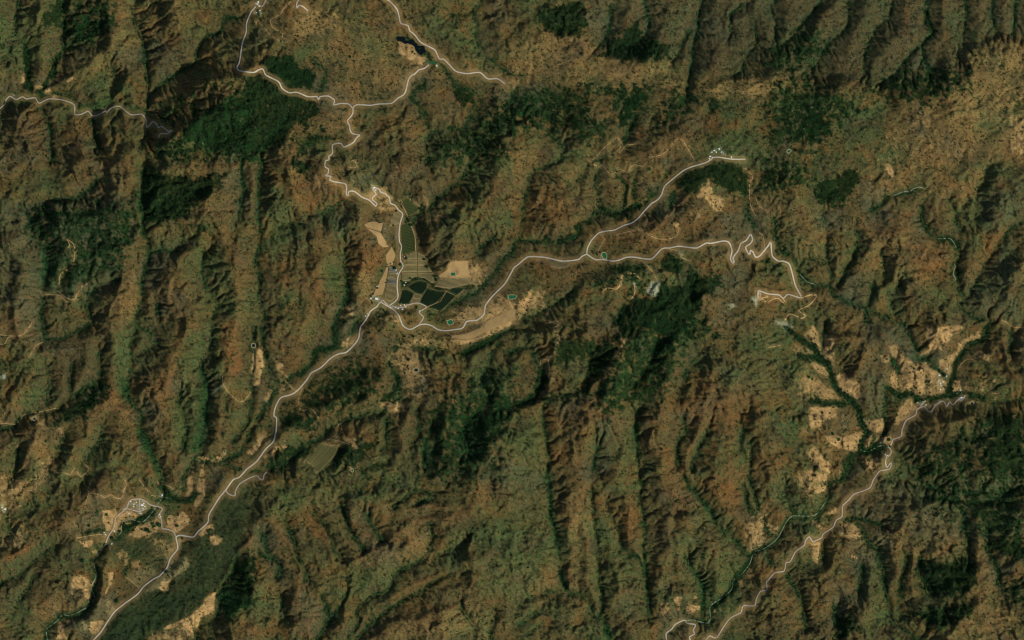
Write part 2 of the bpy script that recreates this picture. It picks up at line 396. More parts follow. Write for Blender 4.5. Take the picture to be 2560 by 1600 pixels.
# kind strength softness(px) colrow: polygon; woods, scrub, greygreen on western slopes also paint in shade
ZONES = """
forest .95 8 10: -120 860 -60 640 60 700 120 600 180 555 260 620 300 520 370 530 380 660 520 660 560 740 540 830 400 830 500 930 590 1000 590 1070 500 1180 470 1220 380 1130 330 1280 100 1440 -60 1512 -300 1450 -500 1380 -700 1300 -640 1150 -500 1050 -300 950
forest .8 10 01: 1340 80 1450 80 1600 150 1900 170 2130 130 2150 150 2000 350 1880 400 1750 560 1550 600 1340 610
woods .5 14 01: 1720 600 1900 600 2000 640 1850 700
forest .55 20 01: 1780 1540 1300 
forest .75 8 20: 230 120 480 40 680 20 700 250 640 350 430 350 260 260
forest .75 10 20: 820 530 900 370 1050 300 1180 190 1250 350 1500 420 1490 540 1350 590 1000 575
woods .75 12 20: 0 910 350 800 600 830 1310 820 1280 920 1150 1180 1050 1200 1000 1000 900 900 720 880 700 1100 900 1150 960 1230 850 1300 660 1340 560 1250 400 1270 360 1180 0 1100
forest .8 10 20: 1010 1000 1180 830 1290 830 1200 1000 1100 1190 1010 1190
woods .75 12 20: 1510 900 1780 860 1760 940 1640 1050 1480 1180 1380 1150 1420 1030
forest .7 8 20: 1840 930 1960 960 1980 1050 1880 1080
forest .75 6 10: 1880 830 1950 815 2040 880 2040 960 1960 1010 1880 960
woods .7 6 10: 1500 800 1600 780 1590 870 1500 900
woods .65 14 10: 1900 1220 2000 1200 2300 960 2600 960 2700 1200 2300 1300 2400 1512 1620 1512
woods .55 14 11: 1900 0 2100 0 2050 100 1950 80
woods .7 10 10: 370 1330 640 1230 700 1300 480 1430 400 1480
forest .7 8 11: 300 20 380 0 560 60 480 160 400 110
forest .9 8 21: 1450 230 1560 90 1900 20 2150 70 2210 130 2260 330 2150 310 2050 310 1980 250 1850 180 1720 330 1650 320 1550 250
forest .95 5 21: 1390 960 1500 885 1590 920 1610 1030 1560 1090 1420 1030
forest .95 8 21: 1650 1060 1720 1050 1800 1100 1980 1070 1990 1180 1830 1300 1760 1400 1740 1512 960 1540 1000 1400 1130 1350 1160 1290 1350 1300 1400 1160 1620 1200
woods .7 9 21: 970 1000 1090 970 1240 1000 1240 1080 1170 1200 1290 1160 1200 1290 1140 1330 1100 1200 1000 1090
woods .7 9 21: 700 1150 880 1130 960 1180 850 1210
woods .7 10 21: 850 480 1150 430 1330 300 1380 390 1150 560 900 530
forest .9 6 21: 250 750 450 790 590 760 640 690 640 600 600 600 590 700 400 750
woods .8 14 22: 960 -20 1740 -20 1930 160 1800 130 1600 240 1500 600 1350 760 1100 760 900 900 760 700 900 600 950 450 1050 200
forest .85 10 22: 1000 -10 1700 -10 1640 120 1450 300 1300 450 1320 280 1420 160 1250 80 1020 100
forest .8 12 22: 400 180 620 180 960 200 990 330 900 480 740 610 700 480 720 350 600 400 380 420
forest .85 10 22: 200 760 740 620 720 700 440 790
forest .9 6 22: 250 470 330 520 360 580 300 650 180 760 60 830 150 700 230 600
forest .6 14 12: 1850 900 2200 800 2419 700 2480 850 2300 1000 2150 1150 2080 1300 1960 1200
woods .6 20 12: 1600 900 2000 600 2419 500 2419 1000 2050 1512 1600 1512
woods .45 20 12: 560 500 1000 350 1200 500 1150 750 800 870 560 950 300 900 350 780
forest .6 12 12: 230 900 600 900 560 1050 300 1050
forest .75 10 12: 120 1300 330 1180 560 1180 500 1280 250 1400 60 1480
forest .6 10 12: 850 1150 1150 1150 1000 1350 760 1380 700 1340 780 1220
forest .9 6 11: 850 1400 780 1460 740 1540 900 1500 
woods .7 20 30: 0 420 180 400 330 250 480 300 560 430 400 640 0 700
woods .75 18 30: 0 820 300 780 680 850 840 1050 620 1180 520 1340 520 1400 0 1380
forest .6 16 30: 340 980 560 1050 600 1250 400 1380 300 1330 300 1200
woods .6 16 30: 980 880 1180 700 1400 680 1900 650 1920 860 1720 860 1660 940 1400 980
forest .75 8 31: 430 190 560 180 800 80 870 180 780 330 700 450 560 430 440 400
woods .6 12 31: -60 20 350 20 380 220 200 260 100 340 -60 250
woods .6 12 31: 0 850 180 860 200 1020 0 1040
forest .7 18 32: 2000 900 2419 900 2500 1512 2080 1512 1980 1350 2080 1150
woods .5 20 32: 1500 1150 2000 1050 1950 1512 1400 1512
forest .7 12 33: 1430 760 1700 780 1900 700 1970 800 1960 1000 1850 1100 1520 1090 1430 950
forest .6 12 33: 1340 1260 1900 1130 1970 1220 1700 1430 1500 1380
forest .7 12 33: 2080 560 2419 530 2500 760 2250 740 2120 680
forest .6 16 33: 2240 960 2419 950 2419 1160 2250 1170
woods .5 20 33: 1450 0 2419 0 2419 540 1900 560 1860 300 1740 350 1550 200
forest .55 14 33: 640 1320 840 1250 860 1400 760 1512 620 1512
dark .55 14 03: 1350 1030 1600 850 1900 1000 1950 1150 1500 1400 1400 1540 860 1560 1000 1350 1100 1250
darkgreen 1.0 16 03: 1300 1080 1500 1020 1600 1060 1900 1000 1950 1100 1500 1380 1400 1540 900 1560 1050 1300
darkgreen .8 20 03: 1780 720 2250 120 2380 200 2300 600 2060 1040 1950 1080 1620 1000
forest .65 14 03: 2280 700 2419 700 2419 1200 2130 1330 2050 1100 2150 900
darkgreen .8 14 03: 1000 700 1060 640 1300 580 1500 480 1640 560 1480 580 1420 700 1180 800
scrub .55 20 01: 0 440 340 430 600 370 1320 350 1320 640 1150 1040 900 1200 420 1300 300 1100 280 700
scrub .5 16 02: 420 0 1080 50 1060 600 440 830 
scrub .5 16 02: 1330 0 1720 60 1640 300 1500 500 1240 560
forest .5 14 02: 870 590 1030 560 1020 700 830 900 500 1030 420 1020
scrub .5 20 03: 0 600 650 430 880 760 640 960 450 1150 0 1300
scrub .5 20 00: 0 950 500 960 560 1512 0 1512
scrub .5 16 00: 600 0 1120 0 1080 250 850 600 680 800 560 700
forest .4 14 00: 560 200 1080 150 1000 330 720 450 600 400
scrub .4 16 11: 1000 -200 2200 -200 1800 300 1300 350 1000 200
scrub .6 14 11: 1500 560 1900 480 1900 900 1800 1060 1640 1040 1600 900 1520 860
tan .55 14 10: 400 150 720 140 790 230 1300 350 1350 520 1580 620 1380 880 1250 960 900 960 740 900 660 700 560 560 600 400 390 390
tan .5 10 10: 390 230 500 130 720 140 790 230 780 250 560 330 390 390
tan .8 5 10: 1350 390 1480 440 1530 530 1600 540 1570 620 1450 570 1350 500
tan .5 14 10: 1600 430 2000 600 2360 700 2419 800 2200 760 1900 690 1640 700
tan .5 14 10: 660 1060 900 1000 880 1250 480 1300 200 1440 300 1250
tan .65 12 20: 0 420 120 340 450 365 700 410 820 530 1000 600 1500 610 1640 800 1620 880 1500 840 1300 840 600 820 380 790 150 870 0 900
tan .6 10 20: 1820 840 2100 830 2250 740 2419 720 2419 900 2000 900
tan .55 14 20: 1300 900 1480 850 1500 1000 1320 1150 1180 1180
tan .65 14 30: 1200 1290 1450 1010 1720 900 1820 840 1930 720 1850 500 2030 430 2260 365 2450 410 2450 900 2200 1060 2050 1120 1650 1060 1480 1120 1350 1180 1260 1300
tan .6 16 30: 1700 500 2030 430 2260 365 2450 410 2450 1512 1150 1512 1200 1200 1700 950
tan .5 14 30: 0 740 200 760 300 850 0 860
tan .7 8 30: 2300 1120 2419 1100 2419 1450 2300 1400
tan .4 20 31: 1000 0 2100 0 1950 380 1700 450 1400 400 1100 500 980 350
tan .8 3 31: 1085 30 1150 40 1200 150 1230 220 1160 160 1100 90
tan .4 16 31: 100 500 600 500 600 1000 400 900 120 760
tan .4 20 31: 1200 700 1650 800 1640 1100 1400 1200 1000 1000 960 700
red .5 16 31: 1300 800 1700 800 1700 1200 1350 1200
tan .35 20 21: 0 0 1440 40 1430 300 1300 370 480 420 200 400 0 300
red .35 16 21: 200 100 480 120 460 500 600 600 100 740 120 500
red .4 16 21: 650 600 1400 560 1960 520 2000 700 1400 800 750 750
tan .8 5 21: 1740 360 1850 200 1890 260 1880 320 2000 370 2000 490 1900 480 1840 370
tan .7 6 21: 1500 600 1590 590 1570 650
tan .5 8 21: 1730 470 1780 480 1770 530 1720 520
pale .7 5 21: 1560 870 1640 860 1600 920
quarry .9 4 21: 1260 1250 1310 1150 1390 1150 1380 1240 1360 1290
quarry .85 2 21: 1140 1160 1165 1165 1170 1200 1145 1200
sand .7 3 21: 1010 1170 1030 1100 1050 1090 1035 1170 1005 1215 980 1215
sand .7 4 22: 1030 160 1070 170 1050 250 950 360 1000 280 1030 220
quarry .9 3 21: 2290 1350 2260 1300 2320 1290 2340 1230 2355 1250 2325 1320 2310 1390
sand .7 2 21: 2325 1300 2345 1280 2360 1320 2330 1340
quarry .6 4 21: 2030 1370 2080 1350 2130 1390 2060 1400
quarry .6 5 32: 60 0 220 20 240 60 180 110 130 60 60 30
quarry .9 3 02: 0 510 60 510 40 560 0 570
quarry .6 3 02: 1990 690 2100 610 2110 620 2010 690
sand .7 5 31: 1570 -20 1600 -20
red .45 20 21: 980 550 1200 620
red .35 20 22: 150 900 720 850 700 1300 340 1400 
olive .5 20 22: 0 900 290 900 330 1400 440 1512 0 1512
olive .5 24 23: 0 0 330 0 440 800 0 900
tan .45 16 23: 0 850 440 860 480 1050 0 1200
tan .45 14 23: 560 200 750 250 780 800 560 900
red .5 16 23: 760 150 1210 100 1230 400 1000 600
olive .5 20 23: 900 550 1250 800 1250 1300 950 1400 860 1000
olive .5 20 23: 1500 250 1850 250 2250 700 2150 900 1900 1100 1600 1250 1300 1200 1480 700
red .55 16 23: 1500 50 1700 200 1680 500 1520 450
red .6 14 23: 1850 0 2120 0 2170 280 1950 350
red .4 20 22: 1400 550 2300 600 2419 900 1900 1100 1500 900
red .55 16 22: 1400 1150 1480 1150 1560 1512 1430 1512
red .45 16 22: 1850 1380 2230 1380 2230 1512 1880 1512
olive .5 20 22: 1900 400 2419 300 2419 700 2000 650
olive .5 20 22: 780 1000 1170 1000 1180 1380 700 1400 640 1250
greygreen .6 16 32: 960 60 1300 40 1390 300 1450 400 1200 380 1060 200
greygreen .6 16 32: 850 450 1130 500 1120 640 1100 900 1000 960 880 700
greygreen .6 16 31: 430 480 560 490 720 500 740 650 520 660 400 600
greygreen .6 16 31: 700 1080 950 1080 990 1300 930 1450 640 1300
greygreen .55 20 31: 2000 300 2419 200 2419 560 2200 700 2050 700
greygreen .5 20 31: 1830 1150 2300 700 2419 1500 1900 1500
red .55 16 31: 2050 700 2300 600 2200 800 2000 1100 1900 1200
greygreen .55 20 11: 850 150 1250 100 1240 260 1000 300 850 250
greygreen .5 20 11: 450 550 850 400 1000 500 830 700 640 760
red .55 16 11: 550 600 700 650 800 780 650 850 600 700
red .6 14 11: 850 800 1250 800 1200 1000 1000 1100 850 1000
red .55 14 11: 350 150 850 250 900 350 500 520 370 400
tan .4 14 11: 350 80 900 150 900 280 500 250
olive .5 16 11: 650 880 850 950 850 1250 700 1300 620 1100
red .5 14 11: 560 1100 640 1150 560 1512 490 1512
olive .5 20 01: 1350 640 1900 750 2230 1000 2230 1512 1900 1300 1700 1000
olive .6 14 02: 1080 60 1240 250 1210 480 1080 600
olive .6 16 02: 1650 300 1950 300 1900 700 1850 1250 1700 1400 1600 900 1700 700
olive .6 20 02: 100 260 430 300 440 500 
tan .4 14 01: 1150 1050 1330 1050 1310 1512 1150 1512
red .6 14 02: 1600 200 1720 60 1740 250 1620 500
red .6 14 02: 1380 560 1620 540 1600 700 1440 740
red .6 14 02: 1000 550 1080 550 1080 800 950 850 880 900
red .7 12 02: 2090 0 2240 0 2260 300 2300 420 2200 560 2050 300
red .5 14 02: 1150 820 1250 850 1220 1000 1140 920
red .45 16 12: 500 400 1150 300 1200 600 800 850 350 900 300 750 560 500
red .5 16 12: 1560 400 1900 400 2000 600 1750 700 1600 650
red .55 12 12: 1380 840 1500 900 1490 1100 1440 1000
red .5 16 13: 380 240 500 260 720 540 720 800 830 840 760 880 650 700 500 450
tan .5 16 13: 1000 750 1250 600 1400 500 1620 370 1640 700 1400 800 1100 820
red .5 14 13: 1280 1150 1500 1000 1800 890 1790 930 1400 1100
tan .5 14 13: 1250 1420 1500 1350 1950 1180 2100 1150 2200 1512 1200 1512
olive .55 20 13: 880 820 1250 780 1600 760 1300 900 1250 1020 1000 1100 880 1050
olive .6 24 13: 2080 500 2419 300 2600 1100 2100 1100 2040 800
olive .6 24 12: 2200 900 2419 950 2419 1512 2050 1512 2150 1150
olive .5 20 03: 2200 0 2419 0 2419 500 
olive .5 20 13: 0 100 1000 0 1100 200 500 230 250 400 0 300
olive .5 20 12: 600 1512 700 1420 1000 1500 
olive .5 16 33: 880 850 1060 800 1130 1100 1160 1300 900 1400 850 1100
tan .5 14 33: 1980 1200 2419 1200 2419 1560 1700 1560 1750 1430
tan .5 14 33: 1970 600 2060 600 2050 900 2200 1100 1950 1080 1985 850
red .4 16 33: 1200 150 1420 80 1450 400 1300 500 
tan .4 14 33: 680 380 880 400 1200 560 1500 350 1850 560 1650 760 1200 650 700 650
tan .7 6 33: 690 400 830 420 870 470 870 560 760 560 640 500
tan .85 4 33: 430 600 500 590 480 800 430 770
tan .8 4 33: 430 60 550 60 555 120 440 130
tan .6 6 33: 430 390 530 420 520 470 430 440
tan .6 6 33: 20 430 100 430 110 530 20 520
tan .8 3 33: 790 710 840 720 850 740 790 745
tan .7 3 33: 570 310 640 270 690 250 680 320 600 330
tan .4 14 32: 300 300 650 540 700 800 860 950 900 1060 870 1220 700 1280 540 1500 300 1512 400 1300 340 1000 400 700 280 500
tan .7 6 32: 420 60 470 120 500 250 500 330 420 230 350 130
tan .7 6 32: 540 130 620 150 620 400 640 500 560 420 530 330
tan .9 4 32: 650 540 700 510 735 500 760 540 860 600 865 700 840 740 700 680 660 640
tan .6 8 32: 260 260 400 290 420 340 300 320
tan .7 6 32: 400 400 470 400 590 510 560 540 430 460
tan .6 8 32: 310 560 420 520 600 640 660 700 600 760 480 770 400 700 290 720
tan .8 5 32: 400 830 560 810 665 820 650 920 520 950 500 1010 400 1030 390 900
tan .8 5 32: 540 1090 700 1110 760 1090 860 1050 910 1070 870 1220 820 1250 700 1220 600 1170
pale .6 5 32: 900 920 1000 980 1100 1030 1030 1000 910 980
tan .8 5 32: 910 960 980 950 1100 940 1110 1030 1000 1080 940 1060
tan .8 4 32: 930 1080 1000 1080 960 1200 900 1220 890 1200
tan .7 4 32: 1010 1160 1060 1090 1160 1110 1180 1160 1130 1190
tan .8 5 32: 1490 70 1580 90 1760 50 1840 60 1810 120 1740 130 1720 190 1640 230 1640 280 1540 280 1520 210 1500 130
tan .75 5 32: 2010 100 2020 200 1950 210 1860 290 1770 380 1740 540 1680 500 1620 450 1620 380 1700 350 1790 290 1800 230
tan .75 5 32: 1150 530 1210 490 1250 570 1250 640 1210 660 1140 630
tan .7 6 32: 1270 310 1400 420 1500 390 1700 580 1700 660 1600 710 1430 700 1270 690 1230 620 1260 500 1200 370
tan .6 5 32: 1140 240 1220 230 1260 340 1180 350
tan .7 5 32: 1070 340 1150 330 1160 400 1080 400
tan .9 3 32: 1740 570 1810 570 1830 640 1830 690 1740 690
tan .6 6 32: 1400 320 1530 270 1550 310 1420 340
tan .5 8 32: 1830 650 2000 640 2040 560 2060 600 2010 690 1850 690
tan .8 4 32: 2040 310 2100 330 2090 390 2040 370
tan .6 5 32: 1900 340 2020 290 2040 330 1950 390
tan .7 2 32: 2125 570 2160 555 2155 590 2130 595
tan .6 5 32: 2040 490 2110 490 2080 530
tan .7 5 32: 1270 790 1350 740 1430 850 1340 920 1200 1000 1190 970 1250 850
tan .6 4 32: 1500 790 1640 780 1560 830 1500 830
tan .5 6 32: 1820 760 1990 740 2000 800 1880 830
tan .75 5 32: 950 1350 1030 1290 1050 1350 970 1430 950 1400
tan .8 5 32: 360 1250 440 1200 490 1260 590 1370 600 1450 540 1430 460 1380
tan .8 5 32: 320 1440 420 1420 560 1460 560 1512 320 1512 
tan .6 4 32: 670 1430 740 1390 740 1440 680 1500
tan .6 8 33: 270 0 500 0 550 60 400 130
tan .85 3 23: 1520 1105 1610 1110 1600 1180 1585 1240 1560 1240 1550 1170
tan .75 3 23: 1650 1170 1720 1190 1780 1200 1780 1225 1660 1275
tan .7 2 23: 1720 1105 1755 1100 1750 1130 1725 1135
tan .6 4 23: 1390 1170 1480 1160 1500 1220 1420 1290
tan .75 3 23: 2140 965 2190 950 2190 1010 2150 1015
tan .7 4 23: 2240 840 2280 830 2260 920 2230 920
tan .7 3 23: 1910 1240 1930 1240 1920 1330 1895 1320
tan .6 8 23: 2250 420 2419 250 2400 560 2250 680
tan .6 10 12: 1380 110 1500 110 1640 150 1870 210 1860 300 1700 240 1470 240 1360 220
tan .7 8 12: 1480 180 1560 180 1620 220 1560 235 1480 215
tan .65 8 12: 1280 330 1360 260 1460 270 1600 380 1600 600 1520 700 1430 730 1390 540 1370 420 1290 400
tan .6 8 12: 1200 790 1400 780 1350 870 1260 880
tan .8 5 12: 1880 150 2120 110 2400 0 2419 40 2200 140 2060 200 1930 240 1850 210
tan .8 5 12: 2120 90 2200 -60 2419 -100 2450 30 2130 130
tan .7 8 21: -80 1512 -60 1420 70 1340 200 1240 300 1250 250 1380 120 1440 20 1512
sand .8 4 21: 120 1290 155 1240 190 1260 165 1370 130 1395 65 1350
tan .8 4 12: 860 170 900 150 960 110 970 160 920 220 860 280 840 230
tan .6 5 12: 820 200 845 200 840 290 810 280
tan .8 4 12: -30 280 0 265 60 285 75 440 50 480 30 620 -40 610
tan .6 5 12: 30 1060 60 1045 150 1120 140 1160 60 1200 -30 1260 -60 1240 0 1150
tan .7 5 12: 70 1290 200 1190 280 1180 290 1215 200 1230 80 1310
tan .75 3 12: 200 670 235 600 270 620 270 670 240 690
tan .6 4 12: 70 760 90 700 145 650 140 720 90 780
tan .6 4 12: 180 370 250 420 240 480 290 540 200 480
tan .6 6 12: 1180 780 1430 780 1350 870 1260 870
tan .6 5 12: 820 1110 940 1120 950 1210 860 1150
tan .5 10 11: 1020 1100 1080 1100 1130 1240 1100 1290 1030 1350
tan .85 4 11: 1170 260 1240 250 1270 330 1320 370 1290 385 1250 360 1200 350 1170 310
tan .6 6 11: 1010 330 1120 290 1200 350 1130 390 1060 370
tan .7 4 11: 1140 420 1260 360 1270 410 1180 430
tan .6 5 11: 1140 440 1340 450 1300 470 1180 490
tan .6 5 11: 1630 560 1790 500 1800 530 1690 580
tan .7 4 11: 1320 45 1360 45 1350 75 1325 75
tan .6 6 11: 1580 350 1620 370 1610 460 1580 440
tan .6 6 11: 800 1400 920 1380 920 1460 800 1500
tan .5 8 11: 1180 1450 1350 1430 1340 1512 1200 1512
tan .6 8 11: 1870 1440 2419 1280 2419 1512 1870 1512
tan .6 8 11: 1800 980 2180 1000 2100 1180 1780 1200
tan .9 4 00: 190 760 200 700 212 680 235 770 170 790
tan .6 4 00: 300 800 380 800 400 830 330 850
tan .9 3 00: 620 770 690 710 690 740 650 785
tan .9 3 00: 400 880 440 820 465 745 480 760 460 840 475 870 460 900
tan .7 3 00: 470 900 520 880 540 910 500 925
tan .55 12 00: 1620 0 1700 80 1660 250 1620 180
tan .45 14 00: 1100 0 1500 0 1400 150 1300 400 1100 500 900 650 850 600 1050 400
red .5 14 00: 1200 750 1400 800 1370 1020 1260 980
greygreen .5 16 00: 1080 450 1350 450 1320 700 1150 700
greygreen .5 16 00: 1500 500 1850 400 1600 730 1400 780
olive .5 20 00: 0 0 560 0 480 560 0 800
forest .7 8 00: 430 150 480 50 580 0 590 300 520 260 420 230
forest .9 5 00: 560 500 540 600 500 720 420 830 340 900 300 860 400 800 470 650 490 560
forest .8 5 00: 225 450 255 480 270 800 250 830 225 700
olive .5 14 00: 1180 1100 1360 1100 1370 1400 1280 1512 1180 1400
tan .4 14 00: 1430 950 1900 800 2419 690 2419 800 1900 900 1650 1000
sand .6 8 00: -20 1500 0 1460
red .4 16 00: 280 980 450 1100 330 1280 220 1200
tan .6 8 03: 0 0 200 20 180 130 0 130
tan .5 10 03: 0 130 180 120 340 50 340 100 220 200 100 300 0 350
sand .6 4 03: 80 300 110 260 200 240 130 280 90 350 90 420 75 400
tan .6 8 02: 350 1500 440 1330 470 1350 430 1480 360 1540
tan .45 12 02: 50 1512 200 1380 400 1100 560 1060 600 1100 500 1250 380 1440
tan .55 8 03: 0 540 100 530 200 480 230 500 200 620 0 640
red .6 8 03: 0 780 100 680 280 620 340 620 200 720
red .4 14 03: 100 400 400 300 480 430 300 600 
tan .4 14 03: 640 430 700 400 950 480 980 560 760 560
tan .9 3 03: 740 590 880 565 885 580 850 640 790 645 760 620
tan .85 3 03: 862 680 950 655 975 665 930 715 880 722
tan .5 6 03: 940 630 960 590 990 590 985 630 960 660
tan .75 5 03: 660 980 700 900 780 910 870 980 860 1080 850 1130 800 1130 770 1040 680 1030
red .7 5 03: 690 860 760 850 830 900 860 960 760 920 680 930
tan .5 14 03: 350 1300 600 1100 850 1100 860 1160 600 1250 430 1330
tan .9 3 03: 960 290 1090 275 1100 330 1065 370 1050 470 1000 490 970 430 960 390
tan .9 3 03: 1110 350 1150 320 1210 290 1290 340 1280 375 1200 370 1150 410 1140 470 1110 500 1060 490 1075 410
tan .85 3 03: 1180 415 1240 400 1250 430 1200 450
tan .7 5 03: 1230 470 1280 430 1400 400 1480 360 1515 370 1510 430 1480 500 1400 540 1300 550 1200 530
tan .95 2 03: 1575 360 1600 335 1650 350 1720 300 1760 330 1792 370 1780 420 1700 480 1660 505 1600 460 1565 450
tan .75 3 03: 1840 190 1860 150 1940 100 1930 160 1870 250 1840 280
tan .7 3 03: 1760 0 1820 0 1810 120 1800 170 1740 165 1770 100
tan .65 4 03: 1860 0 1930 0 1940 90 1880 130 1850 90
tan .85 3 03: 1875 510 1940 440 2010 425 2025 480 1960 520 1880 540
tan .8 4 03: 1970 530 2040 515 2095 550 2080 590 2030 630 2000 620 1980 570
tan .55 5 03: 1670 560 1760 545 1740 590 1680 610
tan .5 8 03: 1440 560 1640 600 1660 650 1600 740 1560 700 1500 680
greytan .7 3 03: 1600 750 1740 725 1790 790 1760 850 1620 930 1600 980 1530 920 1580 860
greytan .7 4 03: 1500 920 1600 900 1560 980 1450 1050 1380 1060 1420 1000
tan .8 3 03: 1530 970 1590 950 1680 890 1590 960 1580 1060 1550 1060 1490 1030
greytan .6 8 03: 1190 930 1280 860 1420 820 1480 900 1350 980 1310 1020 1250 970
greytan .6 5 03: 1430 820 1480 900 1440 920
tan .8 3 03: 1010 890 1060 880 1055 940 1030 960 1050 980 990 1080 985 1060 1020 1000
tan .6 5 03: 1090 700 1160 660 1160 740 1130 770
tan .5 6 03: 1170 680 1210 720 1190 830 1170 800
tan .5 5 03: 1230 790 1310 760 1320 820 1250 870
greytan .6 4 03: 985 1190 1010 1170 1075 1240 1040 1290 990 1250
greytan .8 2 03: 770 1345 805 1335 825 1380 790 1430 745 1455 750 1380
tan .7 3 03: 850 1350 960 1335 980 1350 900 1470 860 1470 820 1400
tan .9 3 03: 535 1355 570 1350 605 1385 600 1450 620 1512 515 1512 540 1440
tan .8 2 03: 610 1350 640 1330 640 1360 620 1375
tan .9 3 03: 2040 1070 2030 1100 2010 1270 1990 1270 1880 1300 1870 1390 1820 1400 1820 1500 1770 1490 1750 1430 1690 1420 1720 1400 1700 1360 1640 1410 1540 1420 1560 1385 1620 1370 1780 1290 1920 1180 1930 1110
tan .6 8 03: 1450 1480 1600 1450 1700 1450 1700 1540 1400 1540
tan .8 4 02: 1840 1320 1880 1290 1990 1320 2060 1290 2120 1245 2140 1260 2060 1350 1960 1330 1860 1340
tan .8 3 02: 1790 1370 1830 1360 1815 1512 1760 1512
tan .6 3 02: 1910 1360 1930 1350 1920 1480 1870 1512 1890 1450
tan .85 3 02: 2330 1250 2419 1180 2419 1220 2390 1280 2340 1270
tan .85 4 02: 2385 320 2419 280 2419 620 2380 600
red .6 8 02: 2240 300 2300 380 2260 480 2180 520
tan .7 6 02: 270 900 350 900 410 960 410 1000 330 960 270 930
tan .4 12 02: 1130 830 1240 860 1240 890 1150 920
darkgreen .5 10 02: 1880 380 1960 400 1960 900 1930 1200 1800 1260 1790 1150 1860 1050
green .8 8 01: 400 820 440 830 450 1020 440 1160 400 1200 380 1100
green .7 8 01: 1290 260 1340 280 1350 540 1310 580
green .7 8 02: 1880 480 1970 500 1970 880 1930 1150 1880 1240 1790 1250 1820 1120 1880 900 1880 700
green .7 8 02: 1130 560 1200 560 1220 740 1170 750 1120 680
green .75 8 02: 1290 1020 1350 1030 1450 1250 1530 1500 1480 1500 1380 1280 1290 1120
green .75 6 22: 290 900 330 950 340 1200 310 1150 285 1050
green .75 6 22: 1170 1000 1200 1000 1195 1300 1150 1200
green .75 6 23: 335 0 380 100 400 350 440 600 420 700 380 500 350 250
green .7 6 23: 1240 680 1290 700 1300 980 1260 1020
green .7 6 23: 1790 170 1870 220 1970 380 1940 410 1820 280
green .7 8 23: 1740 880 1800 900 1840 1100 1830 1250 1790 1240 1770 1050
green .8 6 23: 860 1380 940 1400 980 1512 850 1490
green .7 6 23: 440 880 480 870 540 1030 480 1060
green .6 10 03: 2100 1100 2200 1050 2330 1180 2150 1350 2080 1300
green .55 10 12: 1580 1100 1700 1200 1660 1400 1580 1450 1560 1250
green .6 8 12: 1200 850 1260 860 1300 1000 1200 1000
green .45 14 12: 1950 1150 2150 1250 2050 1400 1980 1380
green .6 10 11: 0 0 30 200 20 600 0 600
green .5 12 11: 680 1000 780 1050 780 1200 680 1200
pale .5 10 12: 1560 550 1600 560 1600 650 1560 660
woods .6 14 00: 1750 1120 2100 960 2419 900 2419 1512 1450 1512 1500 1330 1700 1250
woods .35 14 00: 1500 1000 2240 700 2300 780 1900 900 1600 1200 1450 1250
woods .55 12 00: 620 20 1100 0 1080 220 1000 300 800 420 640 440
woods .45 14 01: 250 450 1280 380 1320 640 1150 1000 700 1200 450 1250 440 900 290 700
forest 1.6 4 10: 60 600 130 540 200 550 240 600 290 520 350 530 380 650 510 650 560 720 530 800 420 830 300 760 150 780 90 680
greygreen .4 20 20: 700 -60 2500 -60 2500 500 2000 700 1700 700 1600 560 900 540 750 380
greygreen .35 20 30: -60 -60 2500 -60 2500 340 2150 360 1900 500 1800 840 900 780 300 700 -60 700
scrub .6 20 20: 1700 0 2419 0 2400 600 1850 740 1680 760
scrub .45 20 30: 0 0 1300 0 1200 800 0 740
greygreen .5 24 01: -60 400 1300 400 1150 1100 900 1250 -60 1400
greygreen .5 20 33: 900 0 2419 0 2419 500 1400 600
scrub .4 20 32: 1500 900 2419 950 2419 1512 1300 1512
scrub .5 16 12: 1350 850 2419 600 2300 1512 1400 1512
olive .5 20 02: 1080 0 1300 0 1200 700 1080 600
darkgreen 1.0 10 03: 900 1540 1080 1270 1300 1090 1500 1060 1640 1090 1900 980 1960 1060 1900 1200 1700 1320 1560 1370 1480 1430 1300 1540
darkgreen .8 14 03: 1780 560 2080 180 2250 120 2350 300 2250 650 2060 1000 1950 1080 1800 960 1640 960 1800 800
green .6 6 00: 0 900 100 870 320 890 480 850 640 890 720 980 1050 950 1250 1020 1380 1020 1380 1060 1250 1100 1100 1020 900 1090 720 1090 600 970 330 960 0 1040
"""  # upper-left woods also put the northwest-facing slope's shade into the ground colour
